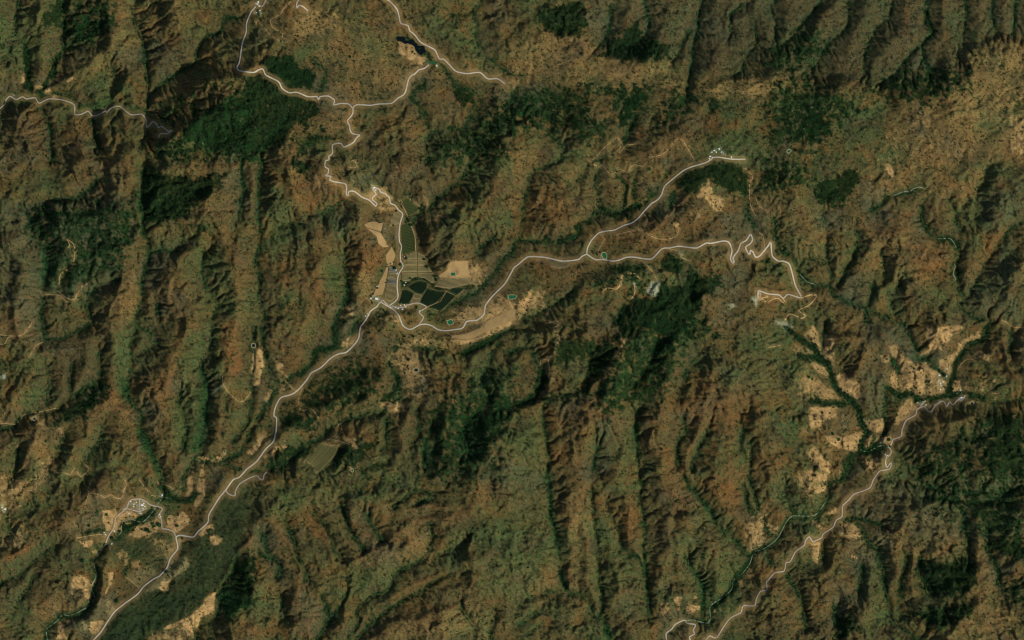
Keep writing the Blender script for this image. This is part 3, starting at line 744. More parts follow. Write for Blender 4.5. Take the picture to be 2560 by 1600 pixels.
FIELDS = """
olivecrop 11: 1380 382 1395 378 1425 352 1475 400 1528 450 1525 488 1440 535 1412 470
drycrop 11: 1300 500 1338 492 1378 520 1352 598 1262 626 1280 560
straw 11: 1028 612 1060 590 1110 580 1200 600 1182 678 1110 655 1050 640
straw 11: 1050 645 1180 690 1225 770 1250 820 1200 825 1160 790 1140 720
olivecrop 11: 1372 615 1448 588 1498 720 1506 858 1388 900 1372 820 1378 760 1368 690
rowcrop 11: 1422 902 1505 868 1520 872 1522 938 1420 940
rowcrop 11: 1528 872 1590 905 1598 938 1528 940
rowcrop 11: 1400 948 1522 946 1522 998 1402 1000 1410 975
rowcrop 11: 1528 946 1600 946 1606 1000 1528 1000
rowcrop 11: 1400 1008 1522 1006 1522 1058 1378 1060
rowcrop 11: 1528 1006 1618 1008 1668 1058 1528 1060
rowcrop 11: 1376 1068 1522 1066 1522 1100 1480 1110 1450 1140 1372 1148
rowcrop 11: 1528 1066 1670 1068 1686 1150 1665 1165 1600 1120 1528 1104
straw 11: 1282 822 1318 900 1290 990 1238 1000 1226 900 1255 860
straw 11: 1236 1006 1250 1010 1222 1180 1195 1270 1100 1292 1150 1180 1200 1090
greycrop 11: 1256 1006 1338 1016 1334 1064 1250 1062
drycrop 11: 1250 1068 1332 1070 1330 1120 1246 1118
greycrop 11: 1244 1124 1328 1126 1326 1178 1238 1176
drycrop 11: 1236 1184 1326 1184 1330 1290 1290 1325 1250 1335 1218 1300 1224 1220
orchard 11: 1435 1198 1520 1150 1565 1140 1618 1160 1612 1210 1570 1268 1500 1255
orchard 11: 1384 1232 1430 1226 1492 1258 1448 1358 1392 1362 1352 1350 1370 1290
drycrop 11: 1498 1260 1570 1276 1556 1318 1478 1312
drycrop 11: 1474 1320 1552 1326 1538 1348 1456 1362
orchard 11: 1622 1212 1710 1240 1796 1242 1738 1335 1700 1350 1618 1384 1546 1350
orchard 11: 1808 1240 1866 1208 1978 1206 1935 1248 1890 1280
orchard 11: 1802 1248 1886 1284 1780 1396 1738 1428 1700 1410 1622 1392 1712 1354 1746 1338
straw 11: 1805 1040 1842 962 2000 952 2010 1075 2000 1105 1740 1110 1725 1092
drycrop 11: 1738 1118 1998 1112 2040 1170 1930 1190 1830 1218 1690 1196
vine 12: 548 1260 560 1225 610 1165 632 1170 478 1330 450 1345 452 1318 530 1290
vine 12: 638 1172 678 1186 512 1366 484 1352 482 1334
vine 12: 684 1188 724 1196 554 1390 520 1374
vine 12: 730 1198 764 1202 768 1230 720 1300 590 1436 560 1446 540 1412 556 1396
drycrop 21: 355 930 450 958 560 960 530 1010 450 1030 370 1010
straw 12: 1845 150 1990 130 2080 90 2125 75 2130 140 2010 180 1860 175
straw 12: 2135 100 2170 20 2230 -20 2290 -40 2320 50 2140 130
straw 12: 2326 46 2300 -50 2419 -110 2450 -70 2440 0
"""
WATERS = """
lake 10: 1322 352 1345 345 1395 348 1412 358 1410 385 1440 385 1480 368 1492 385 1500 400 1520 412 1530 438 1560 432 1590 440 1598 470 1582 505 1560 524 1530 505 1512 480 1500 440 1470 425 1435 412 1405 418 1385 398 1340 388 1332 372
pond 11: 1842 1062 1880 1062 1880 1094 1842 1094
pond 11: 2384 1278 2462 1278 2450 1308 2390 1312
pond 12: 1806 8 1848 -2 1864 32 1822 46
pond 21: 846 888 868 876 884 884 893 905 886 932 862 924
darkpond 02: 2378 228 2408 228 2408 256 2378 256
pond 30: 174 1436 194 1414 212 1428 190 1450
darkpond 02: 308 928 322 920 334 930 328 944 312 944
darkpond 32: 1918 784 1930 776 1944 784 1938 798 1922 800
pond 02: 2108 1242 2120 1234 2130 1242 2124 1254 2112 1254
darkpond 12: 1494 468 1510 456 1530 464 1530 482 1512 488 1496 484
pond 12: 896 1418 906 1404 920 1418 910 1436
pond 10: 1590 585 1625 578 1650 586 1700 580 1696 598 1650 600 1625 590 1590 592
"""
HOUSES = """
sw 03: 1338 240 6 w 1362 252 3 w 1240 228 3 g 1255 255 3 w 1300 282 3 g 1270 208 3 b 1290 240 3 g 1325 322 3 w 1303 318 2.5 g 1212 320 3 w 1340 205 3 g 1380 222 3 b 1228 205 3 w 1202 235 3 g 1245 282 3 b 1345 275 3 w 1395 245 3 b 1260 232 3 w 1282 215 2.5 w 1425 258 3 b 1352 225 3 w 1278 262 2.5 b 1175 258 3 b 1322 262 3 b
farm 03: 975 500 3 w 986 518 3 w 1075 486 3 y 1048 608 3 w 1525 148 4 w 1503 332 3 w 1512 350 3 y
west 03: 12 262 4 w 40 278 5 w 22 290 3 g 15 245 3 g 30 305 3 b
east 32: 1696 462 3 w 1625 524 4 w 1690 530 3.5 w 1660 585 3 y 1637 600 4 w 1618 575 3 y 1640 622 3 y 1636 656 3 w 1638 555 3 g 1826 665 3.5 w 1790 700 3.5 w 1834 735 5 w 1418 775 4 w 1440 762 3 g 1496 805 4 y 1582 802 3 y 1462 792 4 g 1470 768 3 w 1628 768 3 g 1700 745 3 g 1812 748 3 w 1542 815 2.5 y
ford 32: 1075 1160 3 w 1112 1272 3 w 1130 1284 3 y
center 11: 1140 1310 7 w 1085 1307 3.5 w 1160 1322 3 g 1320 1392 3 w 1342 1402 3 w 1366 1376 3 w 1384 1410 3.5 w 1415 1388 3 w 1402 1372 3 y 1290 1380 3 g 1300 1398 3 b 1355 1390 2.5 g 1430 1385 3 b 1545 1426 3 w 1272 1398 3 y
lane 11: 1400 915 3.5 w 1318 1036 4.5 w 1332 1072 3 w 1412 1160 4 w 1402 1180 3.5 w 1146 1200 4.5 w 1215 650 3 w 1036 1474 3 w 1062 1466 3 y 1052 1452 2.5 w
terrace 11: 1118 262 4.5 w 1106 278 3.5 g 1132 286 3 w 1188 300 3 g
hacienda 20: 1952 1412 5 w 1908 1425 3.5 w 1926 1440 3 w 1886 1440 3 w 1870 1482 4 w 1864 1502 3.5 w 1996 1452 3.5 w 1978 1440 3 w 2070 1488 3 w 1890 1492 2.5 y
top 10: 1708 622 4 y 22 22 4 w 32 60 3 y 38 102 3.5 y 6 120 3 w 12 40 3 w 45 130 3 y
"""
TREES = """
03: 920 300 8 1000 330 8 1218 346 4 835 430 9 1385 475 11 1403 492 8 1440 420 9 1455 440 7 1500 428 12 1670 435 8 1975 485 9 1730 690 6 1565 870 9 770 765 11 1095 1150 11 1050 550 10 1120 487 8 1885 1270 5 1985 1268 5 1690 262 7 1720 555 6 1720 797 5 1310 940 5 1510 770 4 1430 265 6 1270 150 7 980 1335 6 1250 480 6 1020 408 5 1335 470 6 800 590 3
11: 1590 937 7 1615 1007 8 1567 430 9 1460 612 8 1545 455 7 1365 988 8 1310 1020 10 1188 1046 6 1420 930 7 1455 1118 6 1380 1148 7 1690 1100 9 1700 1130 8 1360 1350 6 1440 578 6 1325 480 5 1296 615 5 1300 965 4 1270 980 4 1240 985 4 1020 720 4 1145 1208 6 1516 1388 7 1460 1458 8 1815 1168 3 1990 1370 4 1715 1410 4
12: 1487 155 7 1440 372 9 1550 370 8 1340 258 7 1592 286 5 1405 503 5 1440 462 5 1465 665 4 1330 370 5 1410 340 4 1432 435 5 1520 210 4 1470 15 4 2028 216 4 1208 1222 4 180 1220 4 212 1220 4 125 128 6 785 1335 4
32: 975 1066 10 1145 1130 10 670 1130 9 680 672 11 1675 522 10 640 650 9 1750 652 7 1404 645 6 1440 690 6 612 1075 8 516 876 6 920 1090 6 1000 1140 5 1930 720 4 870 1000 5 560 1180 4 400 400 8 450 232 8 410 185 7 1122 368 6 1380 460 6 1345 500 4 1450 500 4 340 740 5 390 540 8 420 560 6 590 880 5 640 1160 5 1210 500 4 440 1470 6 520 590 4 1560 262 4 1140 470 4
21: 1300 90 9 1110 640 5 640 1010 4 1820 315 4 1925 430 4 1680 600 5 1540 1012 5 1390 535 5 830 560 5 1290 520 5
23: 1910 945 7 2240 730 6 150 828 6 1600 1150 2.5 2150 985 3 1430 1190 3 1885 1400 4
33: 410 128 6 870 520 5 850 545 5 730 600 5 740 410 5 1025 465 4
10: 600 165 4 400 345 5 495 345 6 690 240 4 460 215 3.5 580 205 4 490 370 4 1480 490 6 1500 510 5 1545 460 5 890 540 7 560 535 3 670 435 3 
02: 430 1145 6 1950 560 7 2110 1075 7 500 1455 7 320 1420 6 130 1265 2
"""
BELTS = [(5, 8.5, (5, 9), '32: 170 80 250 130 350 210 430 260 480 350 580 420 610 550 650 650 720 700 780 750 850 830 880 930 900 1010 940 1060 900 1150 870 1220', 'belt along the eastern river'),
 (4, 8.5, (5, 8), '32: 1140 640 1240 720 1340 690 1440 760 1600 740 1750 710 1900 700 2050 745', 'belt by the eastern village'),
 (3, 8, (4, 6), '32: 2080 60 2030 180 1900 230 1850 300 1780 400 1755 540 1720 640 1710 710', 'narrow belt north of the eastern village'),
 (3, 8, (4, 6), '32: 880 1230 940 1250 1000 1220 1080 1190 1150 1200', 'belt at the river confluence'),
 (4, 10, (5, 8), '32: 820 1270 760 1300 740 1380 700 1500', 'belt below the confluence'),
 (3, 9, (4, 6), '32: 280 330 360 350 440 355 520 400', 'side gully of the eastern river'),
 (3, 9, (4, 6), '32: 400 770 500 780 620 785 730 800', 'western side gully below the eastern river'),
 (3, 8, (4, 7), '03: 780 520 850 500 920 480 960 490', 'hedge west of the tan fields'),
 (6, 9, (5, 8), '03: 1150 440 1180 470 1220 450 1290 400 1340 370 1420 320 1470 290', 'groves south of the southwestern village'),
 (4, 9, (5, 9), '03: 1500 40 1560 90 1600 150 1700 200 1800 190 1840 130', 'river loop east of the southwestern village'),
 (4, 9, (5, 8), '11: 1310 380 1350 420 1400 480 1440 560 1470 610', 'stream beside the upper crop field'),
 (2, 8, (4, 6), '11: 1370 1160 1440 1140 1500 1105 1600 1120 1680 1180', 'hedge between the plots and dark orchards'),
 (2, 9, (3.5, 5), '11: 1700 1210 1800 1225 1850 1200 1980 1190 2040 1180', 'hedge above the eastern orchards'),
 (4, 9, (5, 8), '12: 720 70 740 160 740 250 700 275 600 270 560 300 540 400 430 510', 'river above the main road'),
 (4, 9, (5, 8), '12: 1330 520 1350 600 1290 700 1200 760', 'gully west of the dry grassland'),
 (3, 10, (4, 7), '12: 1950 330 2100 240 2300 150', 'gully below the mesa rim'),
 (3, 9, (4, 7), '00: 240 450 250 700 280 850', 'short northwestern side valley'),
 (3, 9, (4, 6), '30: 1505 100 1500 180 1540 280', 'northeastern gully'),
 (4, 10, (4, 7), '23: 2250 780 2100 960 2080 1050 1990 1130 1890 1200', 'lower eastern stream')]
K = 3.78
def parse(text):
    out = []
    for l in text.strip().splitlines():
        head = ''; pts = []
        for seg in l.split('|'):
            a, b = seg.split(':'); w = a.split(); t = w[-1]
            if len(w) > 1: head = w[:-1]
            ox, oy = 640*int(t[0]), 400*int(t[1])
            v = [float(q) for q in b.split()]
            pts += [(ox+v[k]/K, oy+v[k+1]/K) for k in range(0, len(v)-1, 2)]
        out.append((head, np.array(pts)))
    return out
X0, Y0, STEP, NX, NY = -160.0, -160.0, 2.5, 1153, 769      # map grid, in map steps (4 m each)
gx = X0 + STEP*np.arange(NX); gy = Y0 + STEP*np.arange(NY)
GX, GY = np.meshgrid(gx, gy)
rs = np.random.RandomState(7)

def resample(g, fx, fy):
    h, w = g.shape[:2]
    fx = np.clip(fx, 0, w-1.001); fy = np.clip(fy, 0, h-1.001)
    ix = fx.astype(int); iy = fy.astype(int); tx = fx-ix; ty = fy-iy
    return (g[iy, ix]*(1-tx)+g[iy, ix+1]*tx)*(1-ty)+(g[iy+1, ix]*(1-tx)+g[iy+1, ix+1]*tx)*ty
_P = rs.randint(0, 256, 4096)
def gnoise(x, y, seed=0):
    ix = np.floor(x).astype(int); iy = np.floor(y).astype(int)
    fx = x-ix; fy = y-iy
    def g(dx, dy):
        h = _P[(_P[(ix+dx+seed*17) & 4095] + iy+dy + seed*131) & 4095]
        a = h*(2*np.pi/256)
        return np.cos(a)*(fx-dx)+np.sin(a)*(fy-dy)
    u = fx*fx*fx*(fx*(fx*6-15)+10); v = fy*fy*fy*(fy*(fy*6-15)+10)
    return ((g(0,0)*(1-u)+g(1,0)*u)*(1-v)+(g(0,1)*(1-u)+g(1,1)*u)*v)*1.5
def fbm(x, y, scale, octv=4, seed=0, gain=.5):
    s = 0; a = 1.; tot = 0
    for o in range(octv):
        s = s+a*gnoise(x/scale+o*13.7, y/scale-o*7.3, seed+o*3); tot += a; a *= gain; scale /= 2.03
    return s/tot
def blur(g, r, n=3):
    r = max(1, int(round(r)))
    for _ in range(n):
        for ax in (0, 1):
            p = np.pad(g, [(r+1, r) if k == ax else (0, 0) for k in range(2)], 'edge')
            c = np.cumsum(p, axis=ax)
            g = (np.take(c, range(2*r+1, c.shape[ax]), ax)-np.take(c, range(0, c.shape[ax]-2*r-1), ax))/(2*r+1)
    return g
def densify(P, step):
    out = [P[:1]]
    for a, b in zip(P[:-1], P[1:]):
        n = max(1, int(np.hypot(*(b-a))/step))
        out.append(a+(b-a)*(np.arange(1, n+1)/n)[:, None])
    return np.vstack(out)
def smooth_line(P, step):
    # Catmull-Rom through the traced points
    Q = np.vstack([2*P[0]-P[1], P, 2*P[-1]-P[-2]]); out = []
    for k in range(1, len(Q)-2):
        p0, p1, p2, p3 = Q[k-1:k+3]
        n = max(2, int(np.hypot(*(p2-p1))/step)+1)
        t = (np.arange(n)/n)[:, None]
        m1 = (p2-p0)*.4; m2 = (p3-p1)*.4
        out.append((2*t**3-3*t**2+1)*p1+(t**3-2*t**2+t)*m1+(-2*t**3+3*t**2)*p2+(t**3-t**2)*m2)
    out.append(P[-1:]); return np.vstack(out)
def nearest(lines):
    """distance of every grid point to the nearest line, the place along it and the side of it"""
    X = []; Y = []; A = []; TX = []; TY = []
    for n, P in enumerate(lines):
        D = smooth_line(P, 1.6); d = np.gradient(D, axis=0); L = np.hypot(d[:, 0], d[:, 1])+1e-9
        X.append(D[:, 0]); Y.append(D[:, 1]); A.append(np.cumsum(L)+n*977.7); TX.append(d[:, 0]/L); TY.append(d[:, 1]/L)
    X, Y, A, TX, TY = [np.concatenate(q).astype(np.float32) for q in (X, Y, A, TX, TY)]
    X = np.append(X, np.float32(-1e6)); Y = np.append(Y, np.float32(-1e6)); A = np.append(A, 0); TX = np.append(TX, 0); TY = np.append(TY, 0)
    I = np.full((NY, NX), len(X)-1, np.int32)
    ix = ((X-X0)/STEP).round().astype(int); iy = ((Y-Y0)/STEP).round().astype(int)
    m = (ix >= 0) & (ix < NX) & (iy >= 0) & (iy < NY); I[iy[m], ix[m]] = np.nonzero(m)[0]
    cx = gx.astype(np.float32)[None]; cy = gy.astype(np.float32)[:, None]
    d = (X[I]-cx)**2+(Y[I]-cy)**2
    for k in (1, 512, 256, 128, 64, 32, 16, 8, 4, 2, 1):
        for dy in (-k, 0, k):
            for dx in (-k, 0, k):
                if dx == 0 and dy == 0: continue
                a0, a1 = max(0, dy), min(NY, NY+dy); b0, b1 = max(0, dx), min(NX, NX+dx)
                if a1 <= a0 or b1 <= b0: continue
                T = (slice(a0, a1), slice(b0, b1)); F = (slice(a0-dy, a1-dy), slice(b0-dx, b1-dx))
                J = I[F].copy(); n2 = (X[J]-cx[:, T[1]])**2+(Y[J]-cy[T[0]])**2
                m = n2 < d[T]; d[T] = np.where(m, n2, d[T]); I[T] = np.where(m, J, I[T])
    side = np.sign((cx-X[I])*TY[I]-(cy-Y[I])*TX[I])
    return np.sqrt(d), A[I], side
def raster(P, soft, warp=None):
    """soft mask of a polygon on the grid (1 inside)"""
    m = np.zeros((NY, NX), np.float32)
    x0, y0 = P.min(0)-4*soft-20; x1, y1 = P.max(0)+4*soft+20
    i0, i1 = np.searchsorted(gx, [x0, x1]); j0, j1 = np.searchsorted(gy, [y0, y1])
    if i1-i0 < 2 or j1-j0 < 2: return None
    px = GX[j0:j1, i0:i1]; py = GY[j0:j1, i0:i1]
    if warp is not None:
        px = px+warp[0][j0:j1, i0:i1]; py = py+warp[1][j0:j1, i0:i1]
    ins = np.zeros(px.shape, bool); dist = np.full(px.shape, 1e9)
    n = len(P)
    for k in range(n):
        ax, ay = P[k]; bx, by = P[(k+1) % n]
        if ay != by:
            c = ((ay > py) != (by > py)) & (px < (bx-ax)*(py-ay)/(by-ay)+ax)
            ins ^= c
        L = (bx-ax)**2+(by-ay)**2+1e-9
        t = np.clip(((px-ax)*(bx-ax)+(py-ay)*(by-ay))/L, 0, 1)
        dist = np.minimum(dist, (px-ax-t*(bx-ax))**2+(py-ay-t*(by-ay))**2)
    sd = np.sqrt(dist)*np.where(ins, 1, -1)
    return (slice(j0, j1), slice(i0, i1)), sd
BASE = [(0,260,-40),(200,260,-10),(330,280,10),(480,180,120),(620,60,240),(1000,120,300),(700,240,330),(800,60,290),(1250,100,230),(1200,230,280),(250,550,200),(60,500,120),
 (350,420,260),(340,650,170),(320,850,110),(390,1200,0),(230,1450,-60),(100,1600,-90),(480,1210,20),(640,1050,45),(900,770,100),(1000,680,130),(990,560,170),(940,400,270),(1130,720,150),(1300,600,210),
 (1500,510,260),(1650,430,340),(1760,330,360),(1000,800,120),(1170,820,150),(1480,0,150),(1720,0,120),(1720,230,330),(2060,180,300),(2300,0,120),(2560,0,160),(2320,180,300),(2450,300,380),(2100,300,380),
 (2400,500,300),(2390,740,180),(2450,860,110),(2370,990,50),(2500,1000,110),(2200,1080,10),(2150,1120,0),(2030,1300,-30),(1650,1560,-90),(1960,820,130),(2150,860,130),(2000,700,210),(1900,560,290),(1780,620,330),
 (1400,1500,-40),(1370,1250,90),(1360,1020,220),(1600,1500,-50),(1600,1050,230),(1780,1250,80),(1900,1050,170),(1250,1590,0),(950,1590,0),(1050,1300,120),(980,1100,160),(1200,1010,190),(1500,800,320),(1380,860,250),(1560,690,350),
 (2400,1250,110),(2250,1550,60),(2540,1500,240),(2480,1350,180),(720,1500,60),(760,1120,70),(0,1000,60),(0,1300,10),(0,1560,40),(560,1300,110),(600,1600,10),(430,1400,0),(650,560,230),(660,880,110),(500,800,160),(500,600,230),(820,560,250),
 (-160,-160,150),(-160,700,80),(-160,1760,20),(800,-160,250),(1700,-160,60),(2720,-160,100),(2720,700,250),(2720,1760,200),(1400,1760,-90),(640,1760,-40),(300,1000,80),(160,1150,80)]
def base_field():
    B = np.array(BASE, float); x, y, z = B.T
    def U(r2): return np.where(r2 > 0, r2*np.log(r2+1e-9), 0)
    n = len(B); sc = 1e-3
    A = np.zeros((n+3, n+3)); r2 = ((x[:, None]-x)**2+(y[:, None]-y)**2)*sc*sc
    A[:n, :n] = U(r2)+np.eye(n)*.02; A[:n, n] = 1; A[:n, n+1] = x*sc; A[:n, n+2] = y*sc; A[n:, :n] = A[:n, n:].T
    w = np.linalg.solve(A, np.append(z, [0, 0, 0]))
    hx = X0+20*np.arange(146); hy = Y0+20*np.arange(98); X, Y = np.meshgrid(hx, hy)
    out = w[n]+w[n+1]*X*sc+w[n+2]*Y*sc
    for k in range(n): out += w[k]*U(((X-x[k])**2+(Y-y[k])**2)*sc*sc)
    return resample(out, (GX-X0)/20, (GY-Y0)/20)
# where the land lies nearly flat or only rolls: factor, softness, polygon in map steps
FLATS = [(.28,40,[(660,60),(780,20),(960,60),(1080,130),(1260,190),(1180,290),(960,250),(860,330),(760,400),(680,330),(740,240),(700,170)]),
 (.12,12,[(905,690),(945,640),(975,540),(1000,500),(1050,510),(1065,630),(1090,680),(1175,690),(1150,730),(1110,775),(1000,770),(900,760)]),
 (.3,14,[(915,560),(960,560),(1010,480),(960,470),(900,480)]),
 (.15,14,[(1000,800),(1150,760),(1270,660),(1340,650),(1560,650),(1500,680),(1330,770),(1260,800),(1190,840),(1010,850)]),
 (.35,30,[(1100,700),(1250,640),(1460,570),(1560,560),(1720,600),(1600,680),(1400,700),(1300,780),(1120,820)]),
 (.3,20,[(980,820),(1040,830),(1070,950),(1000,1020),(970,980),(970,880)]),
 (.12,14,[(240,1280),(320,1240),(400,1250),(500,1180),(560,1160),(500,1330),(440,1420),(400,1440),(330,1500),(260,1600),(200,1600),(260,1500),(280,1400),(250,1330)]),
 (.3,20,[(700,830),(860,830),(980,850),(960,900),(700,1080),(620,1180),(540,1300),(480,1370),(520,1250),(640,1100),(690,950)]),
 (.35,25,[(250,1600),(400,1440),(480,1420),(520,1480),(400,1600)]),
 (.45,40,[(1280,90),(1500,160),(1700,200),(1900,210),(2100,260),(2380,240),(2560,100),(2560,420),(2150,460),(1900,420),(1850,380),(1650,320),(1300,260)]),
 (.45,16,[(330,1600),(420,1480),(470,1400),(540,1270),(600,1200),(650,1220),(630,1330),(560,1450),(420,1600)]),
 (.6,40,[(1480,-160),(2720,-160),(2720,130),(2400,130),(2300,200),(2000,200),(1500,130)]),
 (.5,30,[(1350,380),(1640,350),(1800,360),(1880,520),(1700,560),(1620,480),(1560,540),(1430,500)]),
 (.35,14,[(2290,1000),(2400,820),(2450,820),(2420,960),(2480,1000),(2260,1010),(2160,990)]),
 (.4,14,[(1990,830),(2060,900),(2150,990),(2190,1100),(2150,1140),(2080,1080),(2060,960),(1960,860)]),
 (.15,8,[(760,1130),(810,1100),(860,1120),(840,1160),(790,1190),(755,1160)]),
 (.4,20,[(560,820),(600,800),(650,830),(640,960),(590,960)]),
 (.55,40,[(2000,420),(2350,430),(2330,560),(2050,620),(1950,560)])]

def erode(H, nb=9, nd=60000, steps=46, seed=3, k=1.0):
    h, w = H.shape; H = H.copy(); r = np.random.RandomState(seed)
    for b in range(nb):
        x = r.uniform(2, w-3, nd); y = r.uniform(2, h-3, nd); vx = np.zeros(nd); vy = np.zeros(nd); sed = np.zeros(nd); wat = np.ones(nd)
        Hs = H
        for s in range(steps):
            ix = x.astype(int); iy = y.astype(int); fx = x-ix; fy = y-iy; q = iy*w+ix
            f = Hs.ravel()
            a, b_, c, d = f[q], f[q+1], f[q+w], f[q+w+1]
            gxx = (b_-a)*(1-fy)+(d-c)*fy; gyy = (c-a)*(1-fx)+(d-b_)*fx
            h0 = (a*(1-fx)+b_*fx)*(1-fy)+(c*(1-fx)+d*fx)*fy
            vx = vx*.35-gxx*.65; vy = vy*.35-gyy*.65
            L = np.hypot(vx, vy)+1e-6
            nx = np.clip(x+vx/L, 1, w-3); ny = np.clip(y+vy/L, 1, h-3)
            jx = nx.astype(int); jy = ny.astype(int); ux = nx-jx; uy = ny-jy; p = jy*w+jx
            h1 = (f[p]*(1-ux)+f[p+1]*ux)*(1-uy)+(f[p+w]*(1-ux)+f[p+w+1]*ux)*uy
            dh = h0-h1
            cap = np.maximum(dh, .05)*3.0
            dep = np.where(dh < 0, np.minimum(sed, -dh)*.08, 0)
            ero = np.where((dh > 0) & (sed < cap), np.minimum((cap-sed)*.16, dh*.5), 0)*k
            ch_ = dep-ero; sed = sed-ch_; wat *= .975
            for off, wt in ((0, (1-fx)*(1-fy)), (1, fx*(1-fy)), (w, (1-fx)*fy), (w+1, fx*fy)):
                f += np.bincount(q+off, ch_*wt, minlength=f.size)[:f.size]
            x, y = nx, ny
    return H
def build_height(fast=False):
    V = [p for _, p in parse(VALLEYS)]; R = [p for _, p in parse(RIDGES)]
    dv, arc, side = nearest(V); dr, _, _ = nearest(R)
    dr = np.minimum(dr, 130)
    W = blur(np.minimum(dv+dr, 170), 8)
    t = dv/(dv+dr+1e-3)
    # side gullies running down to each watercourse, spurs between them
    lean = arc+dv*.45+fbm(GX, GY, 55, 3, 47)*42
    n_a = gnoise(lean/34, side*9+dv/90, 41); n_b = gnoise(lean/15, side*5+dv/50, 43)
    rib = np.minimum(np.abs(n_a)*2.0, 1)-.5; rib2 = np.minimum(np.abs(n_b)*2.0, 1)-.5
    wx = fbm(GX, GY, 55, 4, 11)*14; wy = fbm(GX, GY, 55, 4, 29)*14
    fx = (GX+wx-X0)/STEP; fy = (GY+wy-Y0)/STEP
    t = resample(t, fx, fy); Wf = resample(W, fx, fy); dvf = resample(dv, fx, fy); rib = resample(rib, fx, fy); rib2 = resample(rib2, fx, fy)
    flat = np.ones((NY, NX))
    for f, soft, P in FLATS:
        r = raster(np.array(P, float), soft)
        if r is None: continue
        m = 1/(1+np.exp(-np.clip(r[1]/soft*2.2, -30, 30)))
        flat[r[0]] = flat[r[0]]*(1-m)+f*m
    A = np.clip(Wf*4*.50, 0, 165)*flat
    prof = .75*t+.25*(t*t*(3-2*t))
    sx_ = GX+fbm(GX, GY, 40, 3, 131)*22; sy_ = GY+fbm(GX, GY, 40, 3, 137)*22
    spur = .5-2.2*np.abs(fbm(sx_, sy_, 46, 3, 61, .38))
    spur2 = .5-2.2*np.abs(fbm(sy_, sx_, 20, 2, 67, .4))
    A = A*(1+.45*fbm(GX, GY, 120, 3, 141)*2)
    H = base_field()*.9+A*prof
    mid = np.clip(4*t*(1.15-t), 0, 1)
    H += (A*.15+4*flat)*mid*rib*np.clip(.75+fbm(GX, GY, 80, 2, 45)*2, .15, 1.5) + (A*.045+1.5*flat)*mid*rib2
    H += (A*.10+7*flat)*mid*spur + (A*.035+2.5*flat)*mid*spur2
    H += flat*np.minimum(dvf/25, 1)*fbm(GX, GY, 90, 5, 51, .42)*30
    H -= 14*flat*np.exp(-(dvf/4.5)**2)
    return H, t, dvf, flat
def corridor(lines, reach):
    m = np.zeros((NY, NX))
    for P in lines:
        D = smooth_line(P, 1.5); ix = ((D[:, 0]-X0)/STEP).round().astype(int); iy = ((D[:, 1]-Y0)/STEP).round().astype(int)
        k = (ix >= 0) & (ix < NX) & (iy >= 0) & (iy < NY); m[iy[k], ix[k]] = 1
    return np.clip(blur(m, reach, 2)*(2*reach+1)*2.2, 0, 1)
def lin(r, g, b):
    c = np.array([r, g, b])/255.; return np.where(c < .04045, c/12.92, ((c+.055)/1.055)**2.4)/.80
COL = {k: lin(*v) for k, v in dict(base=(94,74,46), olive=(66,80,47), red=(112,74,44), greygreen=(70,76,57), scrub=(62,57,40), forest=(14,40,16), woods=(24,50,22),
    darkgreen=(44,54,32), green=(28,64,32), dark=(40,44,28), tan=(144,117,74), greytan=(122,112,76), sand=(176,140,92), clearing=(160,130,86), pale=(146,146,108), quarry=(146,146,118), gully=(28,56,30),
    leafy=(34,70,32), rust=(114,82,48)).items()}
